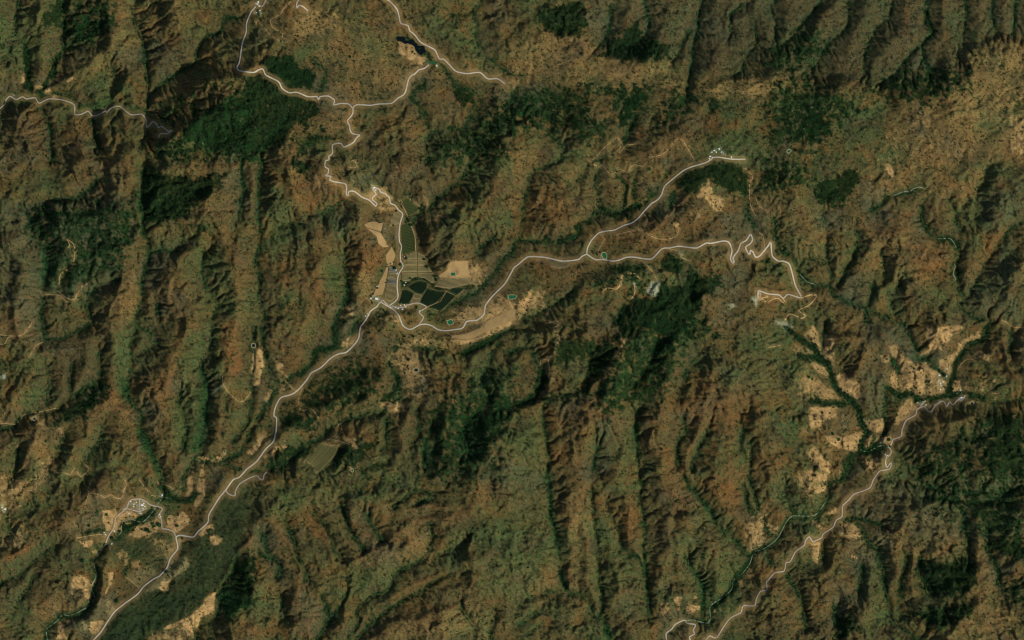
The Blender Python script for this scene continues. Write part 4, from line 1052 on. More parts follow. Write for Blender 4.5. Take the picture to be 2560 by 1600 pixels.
def build_colour(H, t, dv, flat):
    wx = fbm(GX, GY, 26, 4, 71, .6)*11; wy = fbm(GX, GY, 26, 4, 83, .6)*11
    n1 = fbm(GX, GY, 160, 5, 91, .55); n2 = fbm(GX, GY, 70, 5, 97, .6); n3 = fbm(GX, GY, 12, 3, 103, .7); n4 = fbm(GX, GY, 7, 2, 107, .8); n5 = fbm(GX, GY, 5.0, 1, 117, .9); n6 = fbm(GX, GY, 6.5, 2, 127, .9); clump = fbm(GX, GY, 17, 4, 137, .7)
    C = np.empty((NY, NX, 3)); C[:] = COL['base']
    tree = np.full((NY, NX), .10)
    bare = np.zeros((NY, NX))
    def mix(col, m):
        nonlocal C
        C += (col-C)*np.clip(m, 0, 1)[..., None]
    mix(COL['olive'], np.clip(.35-n1*1.6+n3*.5, 0, .9))
    mix(COL['red'], np.clip((n2-.02)*2.0+n3*.3, 0, .6))
    mix(COL['scrub'], np.clip((-n2-.02)*2.+n3*.6, 0, .7))
    mix(COL['greygreen'], np.clip((n1-.12)*2.4+n3*.2, 0, .55))
    # green growth along the watercourses, drier crests
    wet = np.exp(-(dv/(6+9*np.clip(n2+.5, 0, 1)))**2)*np.clip(.7+n1*2.5+n3*.8+clump*1.5, 0, 1)
    mix(COL['gully'], wet*.75); tree += wet*.45
    crest = np.clip((t-.82)*5, 0, 1)*np.clip(.5+n2*2, 0, 1)
    mix(COL['tan'], crest*.12); mix(COL['red'], np.clip((t-.6)*2, 0, 1)*np.clip(.3-n2*2, 0, .5))
    g = {'forest': .85, 'woods': .85, 'darkgreen': .35, 'green': .45, 'dark': .35, 'scrub': .2}
    def order(z):
        kind, s, soft = z[0]; soft = float(soft)
        if kind in ('forest', 'woods'): return 1
        if kind in ('green', 'darkgreen'): return 2
        if kind in ('sand', 'quarry', 'pale', 'greytan') or (kind == 'tan' and soft <= 10): return 3
        return 0
    for (kind, s, soft), P in sorted(parse(ZONES), key=order):
        if len(P) < 3: continue
        s = float(s); soft = float(soft); crisp = kind in ('tan', 'sand') and soft <= 8
        if kind == 'tan' and soft >= 12: s *= .50
        if crisp: s = min(1, s*1.15)
        r = raster(P, soft, (wx*min(1, soft/8), wy*min(1, soft/8)))
        if r is None: continue
        sl, sd = r
        nn = n3[sl]*1.2+n4[sl]*.9
        if kind in ('woods', 'forest'):
            B_, C_ = (.55, -.30+.5*s) if kind == 'woods' else (1.0, -.32+.55*s)
            v_ = clump[sl]*2.6+np.clip(sd/(soft*(1.5 if kind == 'woods' else 1.3)), -1.6, 1)*B_+C_-.15
            m = 1/(1+np.exp(-np.clip(v_*8, -30, 30)))*np.clip(2.4+sd/soft, 0, 1); s = .9
        elif kind == 'tan' and soft > 7:
            m = 1/(1+np.exp(-np.clip(sd/soft*2+nn*3.6+clump[sl]*3+n2[sl]*2, -30, 30)))*(sd > -soft*2)
        else:
            m = 1/(1+np.exp(-np.clip(sd/soft*(6 if crisp else 3.2)+nn*1.4+(clump[sl]*2.5 if crisp and soft > 3 else 0), -30, 30)))
        if order(((kind, s, soft), 0)) == 0 and soft > 8: m = m*np.clip(.8+n2[sl]*1.6+clump[sl]*1.4, .1, 1.1)
        if crisp: m = m*np.clip(.88+n3[sl]*.7+clump[sl]*.5, .4, 1)
        m = m*s
        col = COL['clearing' if crisp and kind == 'tan' else kind]*(1+.12*n3[sl][..., None])
        C[sl] += (col-C[sl])*np.clip(m, 0, 1)[..., None]
        tgt = g.get(kind, {'tan': .05, 'sand': 0, 'quarry': 0, 'greytan': .03, 'pale': .03}.get(kind, .1))
        tree[sl] += (tgt-tree[sl])*m
        if kind in ('tan', 'sand', 'quarry', 'greytan'): bare[sl] = np.maximum(bare[sl], m)
    mix(COL['gully'], np.exp(-(dv/3.2)**2)*np.clip(.55+n1+clump*2.5, 0, .95)); tree += np.exp(-(dv/3.2)**2)*np.clip(.2+clump*1.5, 0, .4)
    rs_ = corridor([P for _, P in parse(STREAMS)], 2)*np.clip(.6+clump*2, .1, 1); mix(COL['woods'], rs_*.7); tree = np.maximum(tree, rs_*.6)
    for hx, hy, hs_ in YARDS:
        r = raster(np.array([(hx-hs_, hy-hs_), (hx+hs_, hy-hs_*.8), (hx+hs_*.9, hy+hs_), (hx-hs_, hy+hs_*.8)]), 1.5, (wx*.5, wy*.5))
        if r: m = 1/(1+np.exp(-np.clip(r[1]/1.0, -30, 30)))*.6; C[r[0]] += (COL['pale']-C[r[0]])*m[..., None]
    for wd_, spc_, _s, ln_, _l in BELTS:
        L_ = [P for _, P in parse(ln_)]
        r = np.maximum(corridor(L_, 1), corridor(L_, 2)/(1+np.exp(-np.clip((clump+.05)*14, -20, 20))))
        C[:] = C+(COL['forest']*1.15-C)*(r*.85)[..., None]; tree = np.maximum(tree, r*.8); bare *= 1-r
    nat = (1-bare*.75)*(1-np.clip((tree-.2)*3, 0, .9))
    mix(COL['leafy'], np.clip(n6*1.1-.05+n2*.3, 0, .5)*nat)
    mix(COL['rust'], np.clip(n5*.6-.05-n2*.3+clump*.3, 0, .4)*nat)
    br = 1+.16*n3+.18*n4+.22*gnoise(GX/4.2, GY/4.2, 5)
    C *= br[..., None]*(1-(1-bare[..., None]*.7)*np.array([.155, .08, .11]))
    lum = C@np.array([.3, .6, .1]); C = lum[..., None]+(C-lum[..., None])*1.05
    C = np.clip(C, .003, .8)
    return C, tree, bare
# ---------------------------------------------------------------- helpers
COLL = sc.collection
rnd = random.Random(5)
def srgb(r, g, b): return tuple(float(v) for v in lin(r, g, b))
def tag(o, label=None, cat=None, group=None, kind=None):
    if label: o['label'] = label
    if cat: o['category'] = cat
    if group: o['group'] = group
    if kind: o['kind'] = kind
    return o
def nd(nt, t, **kw):
    n = nt.nodes.new(t)
    for k, v in kw.items(): setattr(n, k, v)
    return n
def material(name, col, var=.25, scale=.03, rough=.95, random_amt=0.0, spec=.1, attr=None, hue=None, amt2=.2, scale2=.11):
    """colour (or colour attribute) broken up by two sizes of noise, and by instance where asked"""
    m = bpy.data.materials.new(name); m.use_nodes = True; t = m.node_tree; b = t.nodes['Principled BSDF']
    b.inputs['Roughness'].default_value = rough; b.inputs['Specular IOR Level'].default_value = spec
    tc = nd(t, 'ShaderNodeTexCoord' if attr is None else 'ShaderNodeNewGeometry')
    src = tc.outputs['Object'] if attr is None else tc.outputs['Position']
    fac = None
    for sc_, am, dt in ((scale, var, 4), (scale2, amt2, 3)):
        n = nd(t, 'ShaderNodeTexNoise'); n.inputs['Scale'].default_value = sc_; n.inputs['Detail'].default_value = dt; n.inputs['Roughness'].default_value = .7
        t.links.new(src, n.inputs['Vector'])
        r = nd(t, 'ShaderNodeMapRange'); r.inputs[1].default_value = .3; r.inputs[2].default_value = .7
        r.inputs[3].default_value = 1-am; r.inputs[4].default_value = 1+am; t.links.new(n.outputs[0], r.inputs[0])
        if fac is None: fac = r.outputs[0]
        else:
            mu = nd(t, 'ShaderNodeMath', operation='MULTIPLY'); t.links.new(fac, mu.inputs[0]); t.links.new(r.outputs[0], mu.inputs[1]); fac = mu.outputs[0]
    if random_amt:
        oi = nd(t, 'ShaderNodeObjectInfo'); r = nd(t, 'ShaderNodeMapRange'); r.inputs[3].default_value = 1-random_amt; r.inputs[4].default_value = 1+random_amt
        t.links.new(oi.outputs['Random'], r.inputs[0])
        mu = nd(t, 'ShaderNodeMath', operation='MULTIPLY'); t.links.new(fac, mu.inputs[0]); t.links.new(r.outputs[0], mu.inputs[1]); fac = mu.outputs[0]
    if attr:
        a = nd(t, 'ShaderNodeAttribute'); a.attribute_name = attr; base = a.outputs['Color']
    else:
        rg = nd(t, 'ShaderNodeRGB'); rg.outputs[0].default_value = (*col, 1); base = rg.outputs[0]
    if hue is not None:
        mx = nd(t, 'ShaderNodeMix', data_type='RGBA'); mx.inputs['B'].default_value = (*hue, 1)
        t.links.new(base, mx.inputs['A'])
        if random_amt: 
            w2 = nd(t, 'ShaderNodeTexWhiteNoise', noise_dimensions='1D'); t.links.new(oi.outputs['Random'], w2.inputs['W']); t.links.new(w2.outputs['Value'], mx.inputs['Factor'])
        else: t.links.new(n.outputs[0], mx.inputs['Factor'])
        base = mx.outputs['Result']
    vm = nd(t, 'ShaderNodeVectorMath', operation='SCALE'); t.links.new(base, vm.inputs[0]); t.links.new(fac, vm.inputs['Scale'])
    t.links.new(vm.outputs[0], b.inputs['Base Color'])
    return m
def mesh_obj(name, verts, faces, mats, parent=None, idx=None, smooth=False):
    me = bpy.data.meshes.new(name); me.from_pydata([tuple(v) for v in verts], [], [tuple(f) for f in faces])
    for m in (mats if isinstance(mats, (list, tuple)) else [mats]): me.materials.append(m)
    if idx is not None: me.polygons.foreach_set('material_index', idx)
    if smooth: me.polygons.foreach_set('use_smooth', [True]*len(me.polygons))
    me.update(); o = bpy.data.objects.new(name, me); COLL.objects.link(o)
    if parent is not None: o.parent = parent
    return o
def empty(name, loc, rz=0):
    o = bpy.data.objects.new(name, None); COLL.objects.link(o); o.location = loc; o.rotation_euler = (0, 0, rz); o.empty_display_size = 5
    return o
def wx_(x): return (x-1280)*S
def wy_(y): return (800-y)*S

# ---------------------------------------------------------------- the land
H, T_, DV, FLAT = build_height()
H = erode(H, k=.26)
roads = [p for _, p in parse(ROADS)]; tracks = [p for _, p in parse(TRACKS)]; streams = [p for _, p in parse(STREAMS)]
cr = corridor(roads, 2); H = H*(1-cr)+blur(H, 2, 2)*cr
ct = corridor(tracks, 1); H = H*(1-ct)+blur(H, 1, 2)*ct
fields = parse(FIELDS)
fm = np.zeros((NY, NX))
for _, P in fields:
    r = raster(P, 3)
    if r: fm[r[0]] = np.maximum(fm[r[0]], np.clip(r[1]/4+1, 0, 1))
H = H*(1-fm)+blur(H, 4, 3)*fm
waters = []
for (kind,), P in parse(WATERS):
    r = raster(P, 4)
    if r is None: continue
    sl, sd = r; ins = sd > 0
    z = float(np.percentile(H[sl][ins], 20)) if ins.any() else float(H[sl].min())
    far = np.clip((-sd-2.5)/9, 0, 1)
    tgt = np.where(sd > -.5, z-5, z+1.2)
    H[sl] = H[sl]*far+tgt*(1-far)
    waters.append((kind, P, z))
gz = lambda x, y: resample(H, (np.asarray(x, float)-X0)/STEP, (np.asarray(y, float)-Y0)/STEP)
hs = []
for line in HOUSES.strip().splitlines():
    a, b = line.split(':'); vill, t = a.split(); v = b.split()
    for k in range(0, len(v), 4):
        hs.append((vill, 640*int(t[0])+float(v[k])/K, 400*int(t[1])+float(v[k+1])/K, float(v[k+2]), v[k+3]))
YARDS = [(h[1]+rnd.uniform(-1, 1), h[2]+rnd.uniform(-1, 1), h[3]*rnd.uniform(.8, 1.5)) for h in hs if h[0] != 'lane']
COLR, TREE, BARE = build_colour(H, T_, DV, FLAT)
for lines, reach, col, am in ((roads, 2, 'tan', .3), (tracks, 1, 'tan', .2)):
    c = corridor(lines, reach)[..., None]*am; COLR += (COL[col]-COLR)*c
# tilled soil under the fields
COLR += (COL['tan']-COLR)*(fm*.2)[..., None]
# the grid, carried on beyond the picture in growing steps
grow = STEP*np.cumsum(np.minimum(1.16**np.arange(1, 61), 700))
ex = np.concatenate([gx[0]-grow[::-1], gx, gx[-1]+grow]); ey = np.concatenate([gy[0]-grow[::-1], gy, gy[-1]+grow])
ng = len(grow); EX, EY = np.meshgrid(ex, ey)
HH = np.pad(H, ng, 'edge'); CC = np.pad(COLR, ((ng, ng), (ng, ng), (0, 0)), 'edge')
out = np.maximum(np.maximum(gx[0]-EX, EX-gx[-1]), np.maximum(gy[0]-EY, EY-gy[-1]))
f = np.clip(out/70, 0, 1)**.7
wild = 150+fbm(EX, EY, 900, 4, 201)*260+(.5-np.abs(fbm(EX, EY, 190, 3, 211)))*140*np.clip(1-out/2500, 0, 1)
HH = HH*(1-f)+wild*f
na_ = fbm(EX, EY, 150, 4, 221); nb_ = fbm(EX, EY, 60, 4, 231, .6); fade = np.clip(1-out/4000, .25, 1)
cw_ = COL['base']+(COL['olive']-COL['base'])*np.clip(.45+na_*3*fade, 0, 1)[..., None]
cw_ += (COL['woods']-cw_)*np.clip(nb_*3-.3, 0, .8)[..., None]*fade[..., None]
cw_ *= .86
CC = CC*(1-f[..., None])+cw_*f[..., None]
ny, nx = HH.shape
co = np.stack([wx_(EX), wy_(EY), HH], -1).reshape(-1, 3).astype(np.float32)
i = np.arange(nx-1)[None]+nx*np.arange(ny-1)[:, None]; i = i.ravel()
quads = np.stack([i, i+nx, i+nx+1, i+1], -1).astype(np.int32)
me = bpy.data.meshes.new('terrain'); me.vertices.add(len(co)); me.vertices.foreach_set('co', co.ravel())
me.loops.add(quads.size); me.loops.foreach_set('vertex_index', quads.ravel())
me.polygons.add(len(quads)); me.polygons.foreach_set('loop_start', np.arange(0, quads.size, 4, dtype=np.int32)); me.polygons.foreach_set('use_smooth', np.ones(len(quads), bool))
me.update(calc_edges=True)
at = me.color_attributes.new('ground_colour', 'FLOAT_COLOR', 'POINT')
at.data.foreach_set('color', np.concatenate([CC.reshape(-1, 3), np.ones((len(co), 1))], 1).astype(np.float32).ravel())
m_ground = material('dry_hillside_ground', None, var=.22, scale=.03, attr='ground_colour', amt2=.28, scale2=.08)
me.materials.append(m_ground)
ter = bpy.data.objects.new('terrain', me); COLL.objects.link(ter)
tag(ter, 'brown and green mountain terrain cut by ridges and valleys', kind='structure')

# ---------------------------------------------------------------- roads, tracks, dry stream beds
def ribbon(name, P, half, edge, mats, label, lift=2.0, wob=0.0, step=3.0):
    D = smooth_line(P, step); n = len(D)
    tv = np.gradient(D, axis=0); tv /= np.linalg.norm(tv, axis=1)[:, None]+1e-9
    nv = np.stack([-tv[:, 1], tv[:, 0]], 1)
    offs = [-(half+edge+1.2), -(half+edge), -half, half, half+edge, half+edge+1.2] if edge else [-half-.8, -half, half, half+.8]
    lz = [-3, lift*.7, lift, lift, lift*.7, -3] if edge else [-3, lift, lift, -3]
    s0 = rnd.random()*50
    ww = 1+wob*gnoise(np.arange(n)*.37+s0, np.zeros(n)+s0, 3)
    zc = gz(D[:, 0], D[:, 1])
    zc = np.convolve(np.pad(zc, 2, 'edge'), np.ones(5)/5, 'valid')
    verts = []
    for o, l in zip(offs, lz):
        X = D[:, 0]+nv[:, 0]*o*ww; Y = D[:, 1]+nv[:, 1]*o*ww
        z = gz(X, Y); z = np.maximum(z, zc*.5+z*.5) if l > 0 else z
        verts.append(np.stack([wx_(X), wy_(Y), z+l], 1))
    k = len(offs); V = np.stack(verts, 1).reshape(-1, 3)
    faces = []; idx = []
    for a in range(n-1):
        for c in range(k-1):
            faces.append((a*k+c, a*k+c+1, (a+1)*k+c+1, (a+1)*k+c)); idx.append(1 if (edge and c in (0, 1, 3, 4)) else 0)
    o = mesh_obj(name, V, faces, mats, idx=idx, smooth=False)
    me = o.data
    # face up
    if sum(p.normal.z for p in me.polygons) < 0: me.flip_normals()
    return tag(o, label, kind='structure')
m_road = material('worn_gravel_road', srgb(160, 157, 141), .28, .006)
m_verge = material('pale_road_verge', srgb(160, 150, 124), .2, .05)
m_street = material('grey_village_street', srgb(146, 136, 128), .15, .05)
m_track = material('dirt_track', srgb(140, 119, 78), .3, .04)
m_yellow = material('yellow_dirt_track', srgb(164, 140, 90), .2, .04)
m_bed = material('pale_dry_stream_bed', srgb(112, 118, 98), .4, .03)
ROAD_LABELS = ['pale road crossing the northwestern plateau and dark wood', 'pale road running from the plateau junction east to the farm by the lake', 'pale road crossing the north past the dark reservoir',
 'short pale road end at the top edge of the plateau', 'winding road descending from the plateau into the orchard valley', 'long main road climbing the valley from the southwest to the eastern fork',
 'main road continuing east from the fork through the hairpins', 'road climbing northeast from the fork to the hacienda', 'short road running west to the pale quarry',
 'village street south of the dark orchards', 'short loop at the valley crossroads', 'winding eastern valley road down to the bottom edge', 'short lane at the west end of the eastern village',
 'road looping at the bottom edge near the stream', 'winding road along the northwestern river', 'road from the main road up into the southwestern village', 'village road along the western side of the tan fields',
 'straight street through the southwestern village', 'curved street in the southwestern village', 'side road joining the main road below the vineyard valley', 'lane among the houses at the top edge']
VILL = {9, 10, 12, 15, 16, 17, 18, 19, 20, 14, 11}
for k, P in enumerate(roads):
    v = k in VILL
    ribbon('road', P, (.9 if k not in (5, 6) else 1.05) if not v else .7, .35, [m_road if not v else m_street, m_verge], ROAD_LABELS[k] if k < len(ROAD_LABELS) else 'pale road', 2.4)
for k, P in enumerate(tracks):
    c = P.mean(0); yellow = (k in (5, 6, 7, 8, 9, 10, 11))
    ribbon('track', P, .6 if k not in (5, 8) else .95, 0, m_yellow if yellow else m_track, 'thin dirt track winding over the hillside', 1.6, .55)
for k, P in enumerate(streams):
    ribbon('stream', P, .75, 0, m_bed, 'pale dry stream bed in the valley bottom', 1.2, .6)

# ---------------------------------------------------------------- fields
FC = dict(olivecrop=(70, 76, 42), drycrop=(118, 104, 70), straw=(142, 118, 76), rowcrop=(128, 116, 76), greycrop=(98, 94, 80), orchard=(44, 58, 36), vine=(112, 106, 66))
m_f = {k: material(k+'_soil', srgb(*v), .14, .02, amt2=.14) for k, v in FC.items()}
m_rows = {k: material(k+'_rows', srgb(*v), .15, .05, amt2=.3) for k, v in dict(olivecrop=(46, 58, 28), rowcrop=(92, 90, 54), orchard=(20, 38, 18), vine=(76, 80, 44), drycrop=(92, 88, 56), greycrop=(76, 76, 62)).items()}
FD = dict(olivecrop='olive green field of crop rows', drycrop='dull tan cropped field', straw='smooth straw coloured field', rowcrop='tan green plot ruled with crop rows', greycrop='greyish tilled strip', orchard='dark green orchard block', vine='green vineyard strip')
ROWDIR = dict(olivecrop=70, rowcrop=90, orchard=62, vine=47, drycrop=80, greycrop=88)
def inside(P, x, y):
    c = False
    for k in range(len(P)):
        ax, ay = P[k]; bx, by = P[(k+1) % len(P)]
        if (ay > y) != (by > y) and x < (bx-ax)*(y-ay)/(by-ay)+ax: c = not c
    return c
used_place = {}
def where(x, y):
    best = min(PLACES, key=lambda p: (p[0]-x)**2+(p[1]-y)**2); return best[2]
PLACES = [(945, 620, 'beside the orchard valley road'), (1030, 680, 'east of the orchard valley road'), (1005, 530, 'at the head of the orchard valley'), (1130, 690, 'around the small green pond'),
 (950, 740, 'west of the orchard valley road'), (1050, 745, 'in the dark orchard block north of the village street'), (1150, 830, 'on the mesa south of the main road'), (1240, 800, 'on the mesa near the bare field'), (800, 1150, 'in the vineyard valley'), (1390, 660, 'beside the fork in the main road')]
fcount = {}
for (kind,), P in fields:
    B = densify(np.vstack([P, P[:1]]), 3.0)[:-1]; n = len(B)
    x0, y0 = P.min(0); x1, y1 = P.max(0)
    pts = [Vector(p) for p in B]
    for yy in np.arange(y0+1.7, y1, 3.0):
        for xx in np.arange(x0+1.7, x1, 3.0):
            if inside(P, xx, yy): pts.append(Vector((xx, yy)))
    r = delaunay_2d_cdt(pts, [(k, (k+1) % n) for k in range(n)], [], 1, 1e-4)
    v = np.array([tuple(q) for q in r[0]]); z = gz(v[:, 0], v[:, 1])+1.6
    top = np.stack([wx_(v[:, 0]), wy_(v[:, 1]), z], 1)
    o = mesh_obj('field', top, r[2], m_f[kind])
    if sum(p.normal.z for p in o.data.polygons) < 0: o.data.flip_normals()
    c = P.mean(0); tag(o, FD[kind]+' '+where(*c), kind='structure')
    if kind in ROWDIR:
        a = math.radians(ROWDIR[kind]); d = np.array([math.cos(a), -math.sin(a)]); nn_ = np.array([-d[1], d[0]])
        sp = 2.6 if kind != 'orchard' else 2.9
        pr = P@nn_; pd = P@d; V = []; F = []
        for s in np.arange(pr.min()+sp/2, pr.max(), sp):
            run = []
            for q in np.arange(pd.min(), pd.max()+4, 4.0):
                pt = nn_*s+d*q
                if inside(P, *pt): run.append(pt)
                if (not inside(P, *pt) or q+4 > pd.max()+4-1e-6) and len(run) > 1:
                    b0 = len(V); hw = sp*.24*rnd.uniform(.85, 1.15)
                    for pt in run:
                        g = float(gz(*pt)); hh = rnd.uniform(.8, 1.25)*(5.0 if kind == 'orchard' else 2.6)
                        for oo, zz in ((-hw, .5), (-hw*.6, hh+1.6), (hw*.6, hh+1.6), (hw, .5)):
                            e = pt+nn_*oo; V.append((wx_(e[0]), wy_(e[1]), g+zz))
                    for k in range(len(run)-1):
                        for c_ in range(3): F.append((b0+k*4+c_, b0+k*4+c_+1, b0+k*4+5+c_, b0+k*4+4+c_))
                    F += [(b0, b0+1, b0+2, b0+3), (b0+len(run)*4-1, b0+len(run)*4-2, b0+len(run)*4-3, b0+len(run)*4-4)]
                    run = []
                elif not inside(P, *pt): run = []
        if F:
            ro = mesh_obj('crop_rows', V, F, m_rows[kind], parent=o); tag(ro, kind='stuff')
# ---------------------------------------------------------------- water
m_lake = material('dark_reservoir_water', srgb(10, 17, 18), .1, .01, rough=.25, spec=.2)
m_pond = material('green_pond_water', srgb(24, 84, 48), .08, .02, rough=.2, spec=.5)
m_dark = material('dark_pond_water', srgb(22, 36, 40), .08, .02, rough=.15, spec=.5)
m_bank = material('pale_pond_embankment', srgb(136, 130, 94), .2, .05)
WL = ['dark branching reservoir below the northern road', 'square green pond in the tan field east of the orchards', 'green rectangular pond beside the climbing main road', 'tilted green pond north of the main road bend',
 'rounded dark green pond beside the eastern fork', 'small dark square pond in the western valley', 'small green diamond pond in the northeastern scrub', 'round dark pond in the pale western clearing', 'small dark pond east of the eastern village',
 'tiny round teal pond above the river bend', 'round dark pond in the dry grassland south of the mesa', 'tiny turquoise pond southeast of the vineyard', 'narrow dark green pond between farm and reservoir']
for k, (kind, P, z) in enumerate(waters):
    B = densify(np.vstack([P, P[:1]]), 2.0)[:-1]
    if kind != 'lake' and len(P) > 5: B = smooth_line(np.vstack([P, P[:1]]), 1.0)[:-1]
    else: B = B+np.stack([gnoise(B[:, 0]/5, B[:, 1]/5, 3), gnoise(B[:, 0]/5, B[:, 1]/5, 9)], 1)*(1.2 if kind == 'lake' else .15)
    v = [(wx_(x), wy_(y), z) for x, y in B]
    o = mesh_obj('lake' if kind == 'lake' else 'pond', v, [tuple(range(len(v)))[::-1]], {'lake': m_lake, 'pond': m_pond, 'darkpond': m_dark}[kind])
    if o.data.polygons[0].normal.z < 0: o.data.flip_normals()
    tag(o, WL[k], kind='structure')
    if kind != 'lake' and k != len(waters)-1:
        c = B.mean(0); n = len(B); V = []
        for off, dz in ((-.3, -2.0), (.5, 1.8), (1.7, 2.0), (3.0, -4.0)):
            for p in B:
                dvec = p-c; L = np.hypot(*dvec)+1e-6; q = p+dvec/L*off; V.append((wx_(q[0]), wy_(q[1]), z+dz))
        F = [(r*n+a, r*n+(a+1) % n, (r+1)*n+(a+1) % n, (r+1)*n+a) for r in range(3) for a in range(n)]
        e = mesh_obj('embankment', V, F, m_bank, parent=o)
        if sum(p.normal.z for p in e.data.polygons) < 0: e.data.flip_normals()
# ---------------------------------------------------------------- houses
m_wall = [material('plastered_house_wall', srgb(190, 176, 150), .1, .3), material('adobe_house_wall', srgb(150, 110, 78), .15, .3)]
m_roof = dict(w=material('white_painted_roof', (.78, .78, .76), .08, .3), g=material('grey_sheet_roof', srgb(140, 142, 144), .12, .3), b=material('brown_tiled_roof', srgb(122, 88, 66), .2, .3), y=material('cream_sheet_roof', srgb(222, 206, 160), .1, .3))
m_door = material('dark_wooden_door', srgb(60, 44, 30), .2, 1.0)
RN = dict(w='white', g='grey', b='brown', y='cream')
VN = dict(sw='in the southwestern village', farm='by the southwestern tan fields', west='in the left edge hamlet', east='in the eastern village', ford='by the eastern ford', center='in the crossroads village',
          lane='along the orchard valley', terrace='at the head of the orchard valley', hacienda='at the hacienda', top='on the northern plateau')
ORD = ['westernmost', 'second from the west', 'third from the west', 'fourth from the west', 'fifth from the west', 'sixth from the west', 'seventh from the west', 'eighth from the west', 'ninth from the west',
       'tenth from the west', 'eleventh from the west', 'twelfth from the west', 'thirteenth from the west', 'fourteenth from the west']
ORD2 = [o.replace(' the', '') for o in ORD]
def house_parts(L, W, hgt, rise, root, wall, roof):
    l, w_ = L/2, W/2
    V = [(-l,-w_,-4),(l,-w_,-4),(l,w_,-4),(-l,w_,-4),(-l,-w_,hgt),(l,-w_,hgt),(l,w_,hgt),(-l,w_,hgt),(-l,0,hgt+rise),(l,0,hgt+rise)]
    mesh_obj('wall', V, [(0,1,5,4),(2,3,7,6),(1,2,6,9,5),(3,0,4,8,7),(3,2,1,0)], wall, root)
    e = .7; l2, w2 = l+e, w_+e; t = .25; dz = rise*e/w_
    V = [(-l2,-w2,hgt-dz+.05),(l2,-w2,hgt-dz+.05),(l2,0,hgt+rise+.05),(-l2,0,hgt+rise+.05),(-l2,w2,hgt-dz+.05),(l2,w2,hgt-dz+.05)]
    V += [(x, y, z+t) for x, y, z in V]
    mesh_obj('roof', V, [(6,7,8,9),(9,8,11,10),(1,0,3,2),(3,4,5,2),(0,1,7,6),(5,4,10,11),(1,2,8,7),(2,5,11,8),(4,3,9,10),(3,0,6,9)], roof, root)
    mesh_obj('door', [(-.6,-w_-.06,0),(.6,-w_-.06,0),(.6,-w_-.06,2.2),(-.6,-w_-.06,2.2),(-.6,-w_+.02,0),(.6,-w_+.02,0),(.6,-w_+.02,2.2),(-.6,-w_+.02,2.2)], [(0,1,2,3),(4,7,6,5),(0,4,5,1),(1,5,6,2),(2,6,7,3),(3,7,4,0)], m_door, root)
buckets = {}
for h in hs: buckets.setdefault((h[0], h[4]), []).append(h)
for key, lst in buckets.items():
    lst.sort(key=lambda h: h[1])
    for k, (vill, x, y, size, rc) in enumerate(lst):
        z = float(min(gz(x-1, y-1), gz(x+1, y+1), gz(x, y)))+.5
        root = empty('house', (wx_(x), wy_(y), z), rnd.uniform(-.6, .6)+(0 if rnd.random() < .6 else math.pi/2))
        big = size*S
        house_parts(big*1.05, big*.66, 3.2 if size < 5 else 5.0, 1.3+big*.05, root, m_wall[rnd.random() < .45], m_roof[rc])
        sz = 'large ' if size >= 5 else ('small ' if size <= 2.6 else '')
        if len(lst) == 1: lb = f'only {sz}{RN[rc]} roofed house {VN[vill]}'
        else: lb = f'{sz}{RN[rc]} roofed house {VN[vill]}, {ORD2[k] if k < len(lst)-1 else "easternmost"} such roof'
        tag(root, lb, 'house', 'houses '+VN[vill])
# ---------------------------------------------------------------- trees one can point at
m_crown = [material('dark_green_foliage', srgb(26, 50, 24), .3, .12, amt2=.35, scale2=.5), material('mid_green_foliage', srgb(34, 64, 30), .3, .12, amt2=.35, scale2=.5), material('deep_green_foliage', srgb(20, 40, 22), .3, .12, amt2=.35, scale2=.5)]
m_trunk = material('grey_brown_bark', srgb(84, 70, 54), .3, .6)
def crown_mesh(name, seed, mat):
    r = random.Random(seed); bm = bmesh.new()
    for k in range(11):
        a = k*2.4; rr = .0 if k == 0 else (.38+.2*r.random()); q = .34+.2*r.random()
        c = Vector((math.cos(a)*rr, math.sin(a)*rr, .62+(.2 if k == 0 else r.uniform(-.14, .14))))
        m = bmesh.ops.create_icosphere(bm, subdivisions=1 if k % 2 else 2, radius=q if k else .46)
        for v in m['verts']:
            v.co *= 1+r.uniform(-.22, .2); v.co.z *= .72; v.co += c
    for k in range(150):                                    # loose leaf sprays round the edge
        u = r.uniform(-.2, 1); a = r.uniform(0, 6.283); q = math.sqrt(max(0, 1-u*u))*r.uniform(.78, 1.02)
        c = Vector((math.cos(a)*q*.95, math.sin(a)*q*.95, .6+u*.42)); s = r.uniform(.05, .11)
        d = [Vector((r.uniform(-1, 1), r.uniform(-1, 1), r.uniform(-1, 1))).normalized()*s for _ in range(3)]
        bm.faces.new([bm.verts.new(c+e) for e in d])
    me = bpy.data.meshes.new(name); bm.to_mesh(me); bm.free(); me.materials.append(mat); return me
crowns = [crown_mesh('crown', 10+k, m_crown[k % 3]) for k in range(6)]
def trunk_mesh():
    V = []; F = []
    def limb(a, b, r0, r1, n=6):
        b0 = len(V); a = Vector(a); b = Vector(b); d = (b-a).normalized(); u = d.orthogonal().normalized(); w_ = d.cross(u)
        for c, r in ((a, r0), (b, r1)):
            for k in range(n): V.append(c+(u*math.cos(k*2*math.pi/n)+w_*math.sin(k*2*math.pi/n))*r)
        for k in range(n): F.append((b0+k, b0+(k+1) % n, b0+n+(k+1) % n, b0+n+k))
    limb((0, 0, -.1), (.02, .01, .35), .07, .05)
    for a in (0.3, 2.2, 4.1, 5.3): limb((.02, .01, .3), (.4*math.cos(a), .4*math.sin(a), .6), .04, .015, 5)
    me = bpy.data.meshes.new('trunk'); me.from_pydata([tuple(v) for v in V], [], F); me.materials.append(m_trunk); return me
trunk = trunk_mesh()
